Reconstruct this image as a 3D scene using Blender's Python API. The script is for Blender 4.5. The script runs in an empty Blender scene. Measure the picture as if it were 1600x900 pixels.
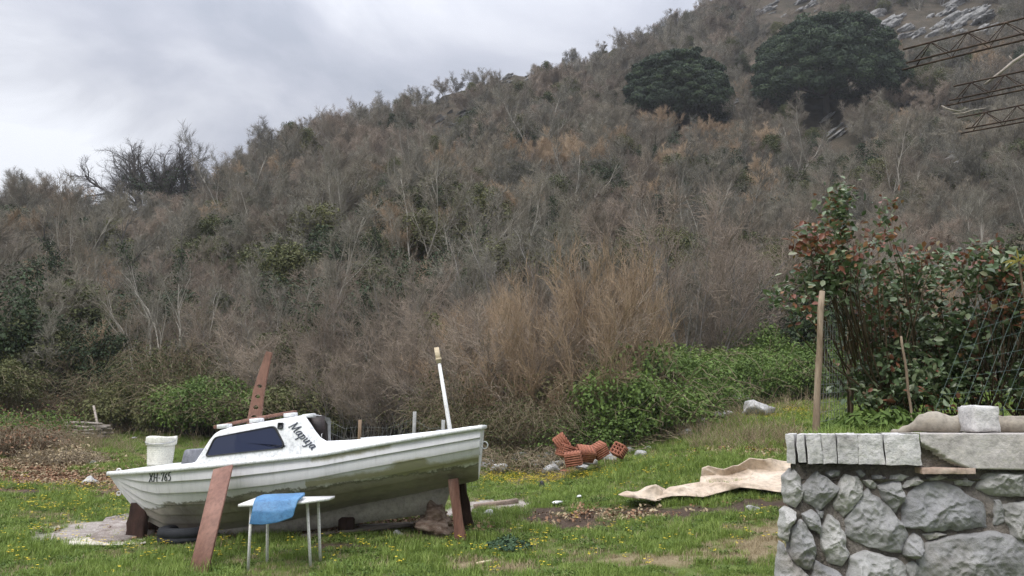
import bpy, math, random
import numpy as np
from mathutils import noise as mnoise, Vector

# ------------------------------------------------------------------ camera, sky, sun, exposure
sc = bpy.context.scene
C = sc.collection
F_PX, EYE, PITCH = 1208.0, 1.6, math.radians(10.1)
CT, ST = math.cos(PITCH), math.sin(PITCH)
cam = bpy.data.cameras.new('camera'); co = bpy.data.objects.new('camera', cam); C.objects.link(co)
cam.sensor_width = 36; cam.lens = 36 * F_PX / 1600; cam.clip_end = 3000; cam.clip_start = 0.05
co.location = (0, 0, EYE); co.rotation_euler = (math.pi / 2 + PITCH, 0, 0)
sc.camera = co

def ray(px, py):
    a = (px - 800) / F_PX; b = (450 - py) / F_PX
    return (a, CT - b * ST, ST + b * CT)
def at(px, py, Y):
    d = ray(px, py); k = Y / d[1]
    return Vector((d[0] * k, Y, EYE + d[2] * k))
def pix(x, y, z):
    z = z - EYE; dep = y * CT + z * ST; up = -y * ST + z * CT
    return 800 + F_PX * x / dep, 450 - F_PX * up / dep

SUN_EL, SUN_ROT = math.radians(52), math.radians(215)
w = bpy.data.worlds.new('World'); sc.world = w; w.use_nodes = True
nt = w.node_tree; nt.nodes.clear()
def N(tree, t, **k):
    n = tree.nodes.new(t)
    for a, b in k.items():
        if a in n.inputs: n.inputs[a].default_value = b
        else: setattr(n, a, b)
    return n
def math_node(tree, op, a, b=None, c=None):
    n = tree.nodes.new('ShaderNodeMath'); n.operation = op
    for i, v in enumerate((a, b, c)):
        if v is None: continue
        if isinstance(v, (int, float)): n.inputs[i].default_value = v
        else: tree.links.new(v, n.inputs[i])
    return n.outputs[0]
L = nt.links.new
out = N(nt, 'ShaderNodeOutputWorld')
sky = N(nt, 'ShaderNodeTexSky', sky_type='NISHITA'); sky.sun_disc = False
sky.sun_elevation = SUN_EL; sky.sun_rotation = SUN_ROT
bg_sky = N(nt, 'ShaderNodeBackground', Strength=0.10); L(sky.outputs[0], bg_sky.inputs[0])
tc = N(nt, 'ShaderNodeTexCoord')
sep = N(nt, 'ShaderNodeSeparateXYZ'); L(tc.outputs['Generated'], sep.inputs[0])
zz = math_node(nt, 'MAXIMUM', sep.outputs[2], 0.0); den = math_node(nt, 'ADD', zz, 0.22)
comb = N(nt, 'ShaderNodeCombineXYZ')
L(math_node(nt, 'DIVIDE', sep.outputs[0], den), comb.inputs[0]); L(math_node(nt, 'DIVIDE', sep.outputs[1], den), comb.inputs[1])
nz = N(nt, 'ShaderNodeTexNoise', Scale=1.7, Detail=7.0, Roughness=0.52, Distortion=0.5); L(comb.outputs[0], nz.inputs['Vector'])
val = math_node(nt, 'MULTIPLY_ADD', nz.outputs['Fac'], 1.9, -.43)
# banks and breaks of the overcast, each a broad bump round a direction of the sky
for px, py, wdt, amt in ((10, 275, .11, .55), (60, 90, .12, .14), (230, 215, .20, -.14), (330, 110, .2, -.04), (620, 60, .16, -.10), (850, 30, .2, .05)):
    d = Vector(ray(px, py)).normalized()
    dot = N(nt, 'ShaderNodeVectorMath', operation='DISTANCE'); L(tc.outputs['Generated'], dot.inputs[0]); dot.inputs[1].default_value = d
    g = math_node(nt, 'DIVIDE', dot.outputs['Value'], wdt)
    g = math_node(nt, 'EXPONENT', math_node(nt, 'MULTIPLY', math_node(nt, 'MULTIPLY', g, g), -1.0))
    val = math_node(nt, 'MULTIPLY_ADD', g, amt, val)
cr = N(nt, 'ShaderNodeValToRGB'); L(val, cr.inputs[0])
e = cr.color_ramp.elements
e[0].position = .22; e[0].color = (.26, .278, .325, 1); e[1].position = .84; e[1].color = (.62, .635, .67, 1)
m = cr.color_ramp.elements.new(.42); m.color = (.325, .338, .385, 1)
m = cr.color_ramp.elements.new(.62); m.color = (.425, .436, .474, 1)
zen = math_node(nt, 'MULTIPLY_ADD', math_node(nt, 'POWER', zz, 3.5), 6.0, 0.95)   # overcast is brightest overhead; exaggerated above the frame to light the scene
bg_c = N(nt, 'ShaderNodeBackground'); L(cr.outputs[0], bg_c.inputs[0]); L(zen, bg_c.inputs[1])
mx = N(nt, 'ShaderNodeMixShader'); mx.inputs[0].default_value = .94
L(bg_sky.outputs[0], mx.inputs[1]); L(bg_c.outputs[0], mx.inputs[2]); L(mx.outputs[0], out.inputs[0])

sl = bpy.data.lights.new('sun', 'SUN'); sl.energy = 1.5; sl.angle = math.radians(25); sl.color = (1, .96, .9)
so = bpy.data.objects.new('sun', sl); C.objects.link(so)
sd = Vector((math.sin(SUN_ROT) * math.cos(SUN_EL), math.cos(SUN_ROT) * math.cos(SUN_EL), math.sin(SUN_EL)))
so.rotation_euler = sd.to_track_quat('Z', 'Y').to_euler(); so.location = (0, -20, 40)
sc.view_settings.view_transform = 'Standard'; sc.view_settings.look = 'None'
sc.view_settings.exposure = 0.6; sc.view_settings.gamma = 1
sc.render.engine = 'CYCLES'
cy = sc.cycles
cy.max_bounces = 5; cy.diffuse_bounces = 3; cy.glossy_bounces = 2; cy.transmission_bounces = 3; cy.transparent_max_bounces = 8; cy.volume_bounces = 1
cy.use_denoising = True; cy.denoiser = 'OPENIMAGEDENOISE'; cy.denoising_input_passes = 'RGB_ALBEDO_NORMAL'; cy.denoising_prefilter = 'NONE'
sc.render.use_persistent_data = False

# ------------------------------------------------------------------ mesh helpers
R = random.Random(7)
class MB:
    def __init__(s): s.v = []; s.n = 0; s.f = []      # f: (array k x arity, material index)
    def add(s, V, F, mi=0):
        V = np.asarray(V, float).reshape(-1, 3)
        s.v.append(V)
        if isinstance(F, np.ndarray): s.f.append((F + s.n, mi))
        else:
            by = {}
            for f in F: by.setdefault(len(f), []).append(f)
            for q in by.values(): s.f.append((np.array(q) + s.n, mi))
        s.n += len(V); return s
    def build(s, name, mats=None, parent=None, smooth=False, col=None):
        me = bpy.data.meshes.new(name)
        V = np.concatenate(s.v) if s.v else np.zeros((0, 3))
        me.vertices.add(len(V)); me.vertices.foreach_set('co', V.astype(np.float32).ravel())
        loops = np.concatenate([f.ravel() for f, _ in s.f]); sizes = np.concatenate([np.full(len(f), f.shape[1]) for f, _ in s.f])
        mi = np.concatenate([np.full(len(f), m_) for f, m_ in s.f])
        me.loops.add(len(loops)); me.loops.foreach_set('vertex_index', loops.astype(np.int32))
        me.polygons.add(len(sizes)); st = np.concatenate(([0], np.cumsum(sizes)[:-1]))
        me.polygons.foreach_set('loop_start', st.astype(np.int32)); me.polygons.foreach_set('loop_total', sizes.astype(np.int32))
        me.polygons.foreach_set('material_index', mi.astype(np.int32))
        if smooth: me.polygons.foreach_set('use_smooth', np.ones(len(sizes), bool))
        me.update(calc_edges=True); me.validate()
        for m_ in (mats if isinstance(mats, (list, tuple)) else [mats]):
            if m_: me.materials.append(m_)
        o = bpy.data.objects.new(name, me)
        if col is not False: (col or C).objects.link(o)
        if parent: attach(o, parent)
        return o
def attach(o, p):
    o.parent = p
    o.matrix_parent_inverse = world_of(p).inverted()
def world_of(p):
    m_ = p.matrix_basis.copy()
    if p.parent: m_ = world_of(p.parent) @ p.matrix_parent_inverse @ m_
    return m_
def tag(o, label=None, cat=None, group=None, kind=None):
    for k, v in (('label', label), ('category', cat), ('group', group), ('kind', kind)):
        if v: o[k] = v
    return o
def empty(name, loc, label=None, cat=None, group=None):
    o = bpy.data.objects.new(name, None); C.objects.link(o); o.location = loc; o.empty_display_size = .2
    return tag(o, label, cat, group)
def unit(a): return a / np.maximum(np.linalg.norm(a, axis=-1, keepdims=True), 1e-9)
def frames(d):
    ref = np.where(np.abs(d[:, 2:3]) < .9, np.array([[0, 0, 1.]]), np.array([[1., 0, 0]]))
    u = unit(np.cross(d, ref)); return u, np.cross(d, u)
def tubes(mb, segs, S=3, mi=0):
    """segs: rows p0(3) p1(3) r0 r1; each row one tapered stick"""
    A = np.asarray(segs, float)
    if not len(A): return
    p0, p1, r0, r1 = A[:, :3], A[:, 3:6], A[:, 6:7], A[:, 7:8]
    u, v = frames(unit(p1 - p0)); n = len(A)
    ang = np.arange(S) * 2 * math.pi / S
    ring = u[:, None] * np.cos(ang)[None, :, None] + v[:, None] * np.sin(ang)[None, :, None]
    V = np.concatenate([p0[:, None] + ring * r0[:, None], p1[:, None] + ring * r1[:, None]], 1).reshape(-1, 3)
    k = np.arange(S); q = np.stack([k, (k + 1) % S, (k + 1) % S + S, k + S], 1)
    F = (np.arange(n)[:, None, None] * 2 * S + q[None]).reshape(-1, 4)
    mb.add(V, F, mi)
def path(mb, pts, radii, S=8, mi=0, caps=True):
    P = np.asarray([tuple(p) for p in pts], float); n = len(P)
    r = np.full(n, radii) if np.isscalar(radii) else np.asarray(radii, float)
    d = unit(np.gradient(P, axis=0)); u = np.zeros_like(P); v = np.zeros_like(P)
    a = np.array([0, 0, 1.]) if abs(d[0, 2]) < .9 else np.array([1., 0, 0])
    cur = np.cross(d[0], a)
    for i in range(n):
        cur = cur - d[i] * np.dot(cur, d[i]); cur = cur / max(np.linalg.norm(cur), 1e-9); u[i] = cur; v[i] = np.cross(d[i], cur)
    ang = np.arange(S) * 2 * math.pi / S
    V = (P[:, None] + (u[:, None] * np.cos(ang)[None, :, None] + v[:, None] * np.sin(ang)[None, :, None]) * r[:, None, None]).reshape(-1, 3)
    F = [(i * S + k, i * S + (k + 1) % S, (i + 1) * S + (k + 1) % S, (i + 1) * S + k) for i in range(n - 1) for k in range(S)]
    if caps: F += [tuple(range(S - 1, -1, -1)), tuple((n - 1) * S + k for k in range(S))]
    mb.add(V, F, mi)
def hexa(mb, c8, mi=0):
    mb.add([tuple(c) for c in c8], [(0, 3, 2, 1), (4, 5, 6, 7), (0, 1, 5, 4), (1, 2, 6, 5), (2, 3, 7, 6), (3, 0, 4, 7)], mi)
def beam(mb, p0, p1, wdt, thk, side=(0, 1, 0), mi=0, taper=1.0, cuts=1, jit=0.0, rng=R):
    """square-edged board from p0 to p1; side is the direction of its thickness"""
    p0 = Vector(p0); p1 = Vector(p1); d = (p1 - p0).normalized(); s = Vector(side); s = (s - d * s.dot(d)).normalized(); u = d.cross(s)
    V = []; F = []; ch = min(wdt, thk) * .12
    for i in range(cuts + 1):
        t = i / cuts; c = p0.lerp(p1, t); k = 1 + (taper - 1) * t
        a = wdt / 2 * k; b = thk / 2 * k
        c = c + Vector((rng.uniform(-jit, jit), rng.uniform(-jit, jit), rng.uniform(-jit, jit)))
        for x, y in ((-a + ch, -b), (a - ch, -b), (a, -b + ch), (a, b - ch), (a - ch, b), (-a + ch, b), (-a, b - ch), (-a, -b + ch)):
            V.append(c + u * x + s * y)
    for i in range(cuts):
        for k in range(8): F.append((i * 8 + k, i * 8 + (k + 1) % 8, i * 8 + 8 + (k + 1) % 8, i * 8 + 8 + k))
    F += [tuple(range(7, -1, -1)), tuple(cuts * 8 + k for k in range(8))]
    mb.add([tuple(v) for v in V], F, mi)
def leaves(mb, P, Nrm, size, rng, mi=0, aspect=.55, fold=.25, shape=4):
    """one folded leaf per row of P, facing Nrm, size may vary"""
    n = len(P); P = np.asarray(P); Nn = unit(np.asarray(Nrm)); sz = np.broadcast_to(np.asarray(size, float), (n,))[:, None]
    u, v = frames(Nn); a = rng.uniform(0, 2 * math.pi, n)[:, None]
    d = u * np.cos(a) + v * np.sin(a); s = np.cross(Nn, d)
    if shape == 4:
        V = np.stack([P - d * sz * .5, P + s * sz * aspect * .5 + Nn * sz * fold * .5, P + d * sz * .5, P - s * sz * aspect * .5 + Nn * sz * fold * .5], 1)
        F = np.arange(n)[:, None, None] * 4 + np.array([[0, 1, 2], [0, 2, 3]])[None]
    else:
        h = aspect * .5
        V = np.stack([P - d * sz * .5, P + s * sz * h * .85 - d * sz * .15 + Nn * sz * fold * .4, P + s * sz * h * .7 + d * sz * .22 + Nn * sz * fold * .35, P + d * sz * .52 - Nn * sz * fold * .3,
                      P - s * sz * h * .7 + d * sz * .22 + Nn * sz * fold * .35, P - s * sz * h * .85 - d * sz * .15 + Nn * sz * fold * .4], 1)
        F = np.arange(n)[:, None, None] * 6 + np.array([[0, 1, 2, 3], [0, 3, 4, 5]])[None]
    mb.add(V.reshape(-1, 3), F.reshape(-1, F.shape[-1]), mi)
def rock(mb, c, r, rng, sub=3, rough=.28, flat=1.0, mi=0, fr=1.1, rot=0.0):
    import bmesh
    bm = bmesh.new(); bmesh.ops.create_icosphere(bm, subdivisions=sub, radius=1)
    V = np.array([v.co[:] for v in bm.verts]); F = np.array([[v.index for v in f.verts] for f in bm.faces]); bm.free()
    off = Vector((rng.uniform(-50, 50), rng.uniform(-50, 50), rng.uniform(-50, 50)))
    pl = [unit(np.array([rng.gauss(0, 1), rng.gauss(0, 1), rng.gauss(0, 1)])) for _ in range(9)]
    for p_ in pl:                                           # planed faces, like broken limestone
        h = rng.uniform(.62, .85); dd = V @ p_; k = dd > h; V[k] -= np.outer(dd[k] - h, p_)
    for i in range(len(V)):
        q = Vector(V[i]) * fr + off
        V[i] *= 1 + rough * (mnoise.noise(q) + .5 * mnoise.noise(q * 2.7) + .28 * mnoise.noise(q * 6.1))
    cr_, sr_ = math.cos(rot), math.sin(rot)
    V = V * np.asarray(r if hasattr(r, '__len__') else (r, r, r * flat))
    V = np.stack([V[:, 0] * cr_ - V[:, 1] * sr_, V[:, 0] * sr_ + V[:, 1] * cr_, V[:, 2]], 1) + np.asarray(tuple(c))
    mb.add(V, F, mi)

# ------------------------------------------------------------------ materials
def ramp(tree, fac, stops):
    r = tree.nodes.new('ShaderNodeValToRGB'); tree.links.new(fac, r.inputs[0]); el = r.color_ramp.elements
    while len(el) > 1: el.remove(el[-1])
    for i, (p, c) in enumerate(stops):
        x = el[0] if i == 0 else el.new(p)
        x.position = p; x.color = (*c, 1)
    return r.outputs[0]
def new_mat(name, rough=.8, spec=.3):
    m_ = bpy.data.materials.new(name); m_.use_nodes = True; t = m_.node_tree
    b = t.nodes['Principled BSDF']; b.inputs['Roughness'].default_value = rough; b.inputs['Specular IOR Level'].default_value = spec
    return m_, t, b
def nnoise(t, scale, detail=5, rough=.55, coord='Object', dist=0.0, stretch=None):
    c = t.nodes.new('ShaderNodeTexCoord'); n = N(t, 'ShaderNodeTexNoise', Scale=scale, Detail=detail, Roughness=rough, Distortion=dist)
    o = c.outputs[coord]
    if stretch:
        mp = t.nodes.new('ShaderNodeMapping'); mp.inputs['Scale'].default_value = stretch; t.links.new(o, mp.inputs[0]); o = mp.outputs[0]
    t.links.new(o, n.inputs['Vector']); return n.outputs['Fac']
def mixc(t, fac, a, b, mode='MIX'):
    x = t.nodes.new('ShaderNodeMix'); x.data_type = 'RGBA'; x.blend_type = mode
    for i, v in ((0, fac), (6, a), (7, b)):
        if isinstance(v, (int, float)): x.inputs[i].default_value = v
        elif isinstance(v, tuple): x.inputs[i].default_value = (*v, 1)
        else: t.links.new(v, x.inputs[i])
    return x.outputs[2]
def bump(t, b, h, strength=.5, dist=.02):
    x = N(t, 'ShaderNodeBump', Strength=strength, Distance=dist); t.links.new(h, x.inputs['Height']); t.links.new(x.outputs[0], b.inputs['Normal'])
def surf(name, stops, scale=4, rough=.8, spec=.3, bmp=.4, bdist=.01, stretch=None, detail=6, metal=0, fine=6.0):
    """one noise drives a colour ramp, a finer one the bump"""
    m_, t, b = new_mat(name, rough, spec); n = nnoise(t, scale, detail, .6, stretch=stretch)
    f2 = ramp(t, nnoise(t, scale * 7.3, 6, .7, stretch=stretch), [(.3, (.66, .66, .66)), (.5, (1, 1, 1)), (.72, (1.22, 1.2, 1.16))])
    t.links.new(mixc(t, 1.0, ramp(t, n, stops), f2, 'MULTIPLY'), b.inputs['Base Color']); b.inputs['Metallic'].default_value = metal
    if bmp: bump(t, b, nnoise(t, scale * fine, 5, .65, stretch=stretch), bmp, bdist)
    return m_
def plant_mat(name, stops, per_obj=.5, trans=0.0, rough=.7, spec=.25):
    """colour from the random of each leaf or twig and of each plant"""
    m_, t, b = new_mat(name, rough, spec)
    g = t.nodes.new('ShaderNodeNewGeometry'); oi = t.nodes.new('ShaderNodeObjectInfo')
    f = math_node(t, 'MULTIPLY_ADD', oi.outputs['Random'], per_obj, math_node(t, 'MULTIPLY', g.outputs['Random Per Island'], 1 - per_obj))
    c = ramp(t, f, stops); t.links.new(c, b.inputs['Base Color'])
    if trans:
        tr = t.nodes.new('ShaderNodeBsdfTranslucent'); t.links.new(c, tr.inputs[0])
        x = t.nodes.new('ShaderNodeMixShader'); x.inputs[0].default_value = trans
        t.links.new(b.outputs[0], x.inputs[1]); t.links.new(tr.outputs[0], x.inputs[2])
        t.links.new(x.outputs[0], t.nodes['Material Output'].inputs[0])
    return m_

def attr_fac(t, name):
    a = t.nodes.new('ShaderNodeAttribute'); a.attribute_name = name; return a.outputs['Fac']

M = {}
M['bark_grey'] = plant_mat('bark_grey', [(0, (.11, .10, .088)), (.5, (.17, .155, .14)), (1, (.25, .235, .21))], .7)
M['twig_grey'] = plant_mat('twig_grey', [(0, (.10, .095, .078)), (.25, (.165, .155, .122)), (.5, (.235, .21, .16)), (.7, (.205, .168, .125)), (.85, (.16, .15, .12)), (1, (.32, .295, .235))], .85)
M['twig_tan'] = plant_mat('twig_tan', [(0, (.26, .19, .12)), (.5, (.35, .255, .165)), (1, (.44, .335, .225))], .8)
M['twig_mauve'] = plant_mat('twig_mauve', [(0, (.155, .128, .10)), (.5, (.25, .20, .155)), (1, (.33, .27, .21))], .8)
M['bark_dark'] = plant_mat('bark_dark', [(0, (.045, .04, .036)), (1, (.085, .075, .065))], .5)
M['bark_pale'] = plant_mat('bark_pale', [(0, (.26, .24, .20)), (1, (.40, .37, .32))], .5)
M['leaf_dark'] = plant_mat('leaf_dark', [(0, (.022, .036, .016)), (.6, (.04, .062, .026)), (1, (.065, .088, .036))], .5, .1)
M['leaf_olive'] = plant_mat('leaf_olive', [(0, (.05, .06, .024)), (.6, (.095, .105, .038)), (1, (.16, .155, .06))], .6, .15)
M['leaf_green'] = plant_mat('leaf_green', [(0, (.06, .095, .023)), (.5, (.105, .165, .037)), (.85, (.16, .235, .054)), (1, (.22, .22, .085))], .4, .25)
M['leaf_pine'] = plant_mat('leaf_pine', [(0, (.015, .026, .015)), (.6, (.028, .046, .025)), (1, (.048, .072, .038))], .15, .05)
M['pine_light'] = plant_mat('pine_light', [(0, (.030, .048, .025)), (.6, (.05, .076, .037)), (1, (.075, .105, .05))], .15, .05)
M['cane'] = plant_mat('cane', [(0, (.13, .10, .062)), (.6, (.235, .185, .12)), (1, (.36, .295, .20))], .3)
M['grass'] = plant_mat('grass', [(0, (.115, .17, .034)), (.45, (.18, .255, .052)), (.8, (.25, .33, .078)), (1, (.36, .375, .14))], .55, .25, .6)
M['straw'] = plant_mat('straw', [(0, (.22, .17, .10)), (.6, (.34, .27, .165)), (1, (.46, .39, .26))], .5, .1)
M['dead_leaf'] = plant_mat('dead_leaf', [(0, (.14, .075, .04)), (.6, (.25, .14, .08)), (1, (.38, .25, .16))], .4)
M['petal'] = plant_mat('petal', [(0, (.62, .46, .03)), (1, (.75, .60, .06))], .3)
M['limestone'] = surf('limestone', [(.3, (.09, .088, .085)), (.44, (.165, .163, .158)), (.58, (.26, .257, .25)), (.7, (.18, .175, .165)), (.85, (.29, .287, .28))], 2.6, .9, .2, 1.0, .05, detail=9)

M['field_stone'] = surf('field_stone', [(.3, (.20, .195, .19)), (.45, (.36, .355, .345)), (.6, (.50, .495, .48)), (.75, (.38, .365, .34))], 4, .9, .2, 1.0, .03, detail=9)
# ------------------------------------------------------------------ terrain: lawn rising to the foot of the hill, then the hill
SIL = [(-300, 430), (0, 350), (100, 338), (200, 330), (330, 292), (400, 262), (500, 214), (600, 188), (700, 158), (800, 124), (900, 98), (1000, 64), (1050, 32), (1100, 5), (1200, -45), (1350, -110), (1600, -200), (1900, -260)]
SS, EE = [], []
for px, py in SIL:
    d = ray(px, py); SS.append(d[0] / d[1]); EE.append(d[2] / d[1])
def terrain(x, y):
    x = np.asarray(x, float); y = np.asarray(y, float)
    s = np.clip(x / np.maximum(y, 6), -1.6, 1.6)
    yf = np.interp(s, [-1.5, -.66, -.5, -.3, -.1, .05, .2, .3, .4, .66, 1.5], [22, 22, 23, 21, 19, 17, 17.5, 19.5, 20, 20, 20])
    zf = np.interp(s, [-1.5, -.66, -.5, -.3, -.1, .05, .2, .3, .4, .66, 1.5], [1.3, 1.5, 1.3, 1.1, .9, .72, 1.2, 1.9, 2.15, 2.4, 2.6])
    lawn = zf * np.clip((y - 8) / (yf - 8), 0, 1) ** 1.25
    yc = np.interp(s, [-1.5, -.66, -.4, -.2, 0, .2, .4, .66, 1.5], [85, 88, 95, 105, 120, 150, 165, 175, 175])
    zc = EYE + np.interp(s, SS, EE) * yc
    p = np.interp(s, [-.66, -.3, 0, .3, .66], [1.12, 1.2, 1.3, 1.5, 1.55])
    t = (y - yf) / (yc - yf)
    hill = (zc - zf) * np.clip(t, 0, 1) ** p - np.clip(t - 1, 0, 9) * (yc - yf) * .3
    amp = np.clip(t * 4, 0, 1) * 1.1
    b = np.sin(x * .11 + y * .05) * np.sin(y * .13 - x * .03 + 1.3) + .5 * np.sin(x * .31 + 2) * np.sin(y * .27 + x * .1) + .3 * np.sin(x * .63 + y * .2) * np.sin(y * .71)
    near = .035 * np.sin(x * 1.3 + .6) * np.sin(y * 1.1) + .018 * np.sin(x * 3.1 + y) * np.sin(y * 2.7 + 1) + .008 * np.sin(x * 7.7 + y * 2) * np.sin(y * 8.3)
    return lawn + hill + amp * b + near * np.clip((y - 4) / 4, 0, 1)
def tz(x, y): return float(terrain(x, y))
def ground_at(px, py, y0=6.0, y1=200.0):
    d = ray(px, py); y = y0; st_ = .1
    while y < y1:
        k = y / d[1]
        if EYE + d[2] * k <= tz(d[0] * k, y): break
        y += st_; st_ *= 1.004
    return Vector((d[0] * y / d[1], y, tz(d[0] * y / d[1], y)))
def on_ground(px, Y):
    x = (px - 800) / F_PX * Y / (CT + .2 * ST)
    return Vector((x, Y, tz(x, Y)))

# patches of bare or dead ground: centre pixel, radii in metres, kind (0 soil, 1 straw, 2 gravel slab, 3 dead leaves)
PATCH = [(925, 808, 1.7, .42, 0), (1150, 793, 1.15, .30, 0), (1180, 703, 1.2, .5, 1), (1100, 872, 1.3, .16, 1), (760, 888, .7, .12, 1), (1190, 850, .6, .15, 1), (990, 882, .5, .08, 1),
         (110, 752, 2.3, .75, 3), (165, 832, .85, .6, 2), (470, 832, 2.6, .30, 0), (640, 822, .9, .3, 0), (720, 800, .7, .4, 2), (770, 787, .8, .25, 2), (60, 720, 2.0, 1.4, 3), (50, 640, 2.5, 2.0, 3), (860, 800, .5, .2, 0), (190, 770, .6, .25, 0), (1230, 830, .5, .2, 1), (900, 725, 2.2, .8, 1), (560, 855, .8, .12, 0), (50, 768, 1.4, .18, 0)]
PG = []
for px, py, rx, ry, kd in PATCH:
    g = ground_at(px, py); PG.append((g.x, g.y, rx, ry * 1.6, kd))
def patch_masks(x, y):
    m_ = np.zeros((4,) + np.shape(x))
    wob = .25 * np.sin(x * 3.7 + y * 1.3) + .2 * np.sin(x * 8.1 - y * 4.7 + 1) + .2 * np.sin(y * 6.3 + x * 2.9)
    for gx, gy, rx, ry, kd in PG:
        q = np.sqrt(((x - gx) / rx) ** 2 + ((y - gy) / ry) ** 2) + wob
        m_[kd] = np.maximum(m_[kd], np.clip(1.6 - 1.25 * q, 0, 1))
    return m_

def ground_sheet():
    ys = [-30, -12, -4, 0, 2, 3.5, 5]; y = 6.0
    while y < 26: ys.append(y); y += .11 + max(0, y - 12) * .012
    while y < 230: ys.append(y); y *= 1.016
    ys = np.array(ys); ss = np.concatenate([np.linspace(-1.9, -.85, 14)[:-1], np.linspace(-.85, .85, 260), np.linspace(.85, 1.9, 14)[1:]])
    Y = np.repeat(ys[:, None], len(ss), 1); X = ss[None] * np.maximum(Y, 8) * np.where(Y < 6, 1.5, 1.0)
    Z = terrain(X, Y); nr, nc = X.shape
    V = np.stack([X, Y, Z], -1).reshape(-1, 3)
    k = (np.arange(nr - 1)[:, None] * nc + np.arange(nc - 1)[None]).ravel()
    Q = np.stack([k, k + 1, k + nc + 1, k + nc], 1)
    yf = np.interp(np.clip(X / np.maximum(Y, 6), -1.6, 1.6), [-1.5, -.66, -.5, -.3, -.1, .05, .2, .3, .4, .66, 1.5], [22, 22, 23, 21, 19, 17, 17.5, 19.5, 20, 20, 20])
    hillv = (Y > yf).ravel(); hq = hillv[Q].all(1)
    masks = patch_masks(X, Y).reshape(4, -1)
    m_, t, b = new_mat('lawn_soil', .95, .15)
    c = ramp(t, nnoise(t, 1.3, 8, .65), [(.3, (.07, .10, .028)), (.5, (.105, .145, .036)), (.7, (.16, .165, .06))])
    big = nnoise(t, 14, 6, .7)
    soil = ramp(t, big, [(.3, (.04, .028, .02)), (.6, (.085, .06, .045)), (.75, (.16, .125, .10))])
    straw = ramp(t, big, [(.3, (.20, .15, .09)), (.6, (.25, .205, .125)), (.75, (.34, .295, .20))])
    grav = ramp(t, big, [(.3, (.22, .19, .17)), (.5, (.34, .30, .27)), (.7, (.46, .43, .39))])
    dead = ramp(t, big, [(.3, (.11, .065, .042)), (.5, (.21, .135, .09)), (.7, (.33, .24, .17))])
    for i, cc in enumerate((soil, straw, grav, dead)): c = mixc(t, attr_fac(t, 'patch%d' % i), c, cc)
    t.links.new(c, b.inputs['Base Color']); bump(t, b, nnoise(t, 22, 8, .7), .9, .04)
    mh, t, b = new_mat('leaf_litter', .95, .1)
    c = ramp(t, nnoise(t, .35, 8, .65), [(.3, (.035, .032, .022)), (.5, (.06, .05, .036)), (.7, (.09, .072, .052))])
    t.links.new(c, b.inputs['Base Color']); bump(t, b, nnoise(t, 3, 8, .7), .8, .2)
    for nm, sel, mt in (('ground', ~hq, m_), ('hillside', hq, mh)):
        o = MB().add(V, Q[sel]).build(nm, mt, smooth=True); o['kind'] = 'structure'
        for i in range(4):
            a = o.data.attributes.new('patch%d' % i, 'FLOAT', 'POINT'); a.data.foreach_set('value', masks[i].astype(np.float32))
ground_sheet()

# ------------------------------------------------------------------ instanced "stuff"
SRC = bpy.data.collections.new('scatter_sources')       # never linked to the scene
def stuff_scatter(name, P, rotz, scl, idx, sources, tilt=None):
    col = bpy.data.collections.new(name + '_sources')
    for i, o in enumerate(sources):
        o.name = '%s_source_%02d' % (name, i); col.objects.link(o)
    me = bpy.data.meshes.new(name); P = np.asarray(P, float); n = len(P)
    me.vertices.add(n); me.vertices.foreach_set('co', P.astype(np.float32).ravel())
    rot = np.zeros((n, 3)); rot[:, 2] = rotz
    if tilt is not None: rot[:, :2] = tilt
    a = me.attributes.new('rot', 'FLOAT_VECTOR', 'POINT'); a.data.foreach_set('vector', rot.astype(np.float32).ravel())
    scl = np.asarray(scl, float); scl = np.stack([scl] * 3, 1) if scl.ndim == 1 else scl
    a = me.attributes.new('scl', 'FLOAT_VECTOR', 'POINT'); a.data.foreach_set('vector', scl.astype(np.float32).ravel())
    a = me.attributes.new('idx', 'INT', 'POINT'); a.data.foreach_set('value', np.asarray(idx, np.int32))
    o = bpy.data.objects.new(name, me); C.objects.link(o); o['kind'] = 'stuff'
    g = bpy.data.node_groups.new(name, 'GeometryNodeTree')
    g.interface.new_socket('Geometry', in_out='INPUT', socket_type='NodeSocketGeometry')
    g.interface.new_socket('Geometry', in_out='OUTPUT', socket_type='NodeSocketGeometry')
    gi = g.nodes.new('NodeGroupInput'); go = g.nodes.new('NodeGroupOutput'); ip = g.nodes.new('GeometryNodeInstanceOnPoints')
    ci = g.nodes.new('GeometryNodeCollectionInfo'); ci.inputs['Collection'].default_value = col
    ci.inputs['Separate Children'].default_value = True; ci.inputs['Reset Children'].default_value = True
    def na(nm, dt):
        x = g.nodes.new('GeometryNodeInputNamedAttribute'); x.data_type = dt; x.inputs[0].default_value = nm; return x.outputs[0]
    ip.inputs['Pick Instance'].default_value = True
    g.links.new(gi.outputs[0], ip.inputs['Points']); g.links.new(ci.outputs[0], ip.inputs['Instance'])
    g.links.new(na('idx', 'INT'), ip.inputs['Instance Index']); g.links.new(na('scl', 'FLOAT_VECTOR'), ip.inputs['Scale'])
    er = g.nodes.new('FunctionNodeEulerToRotation'); g.links.new(na('rot', 'FLOAT_VECTOR'), er.inputs[0]); g.links.new(er.outputs[0], ip.inputs['Rotation'])
    g.links.new(ip.outputs[0], go.inputs[0])
    o.modifiers.new('scatter', 'NODES').node_group = g
    return o

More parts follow.
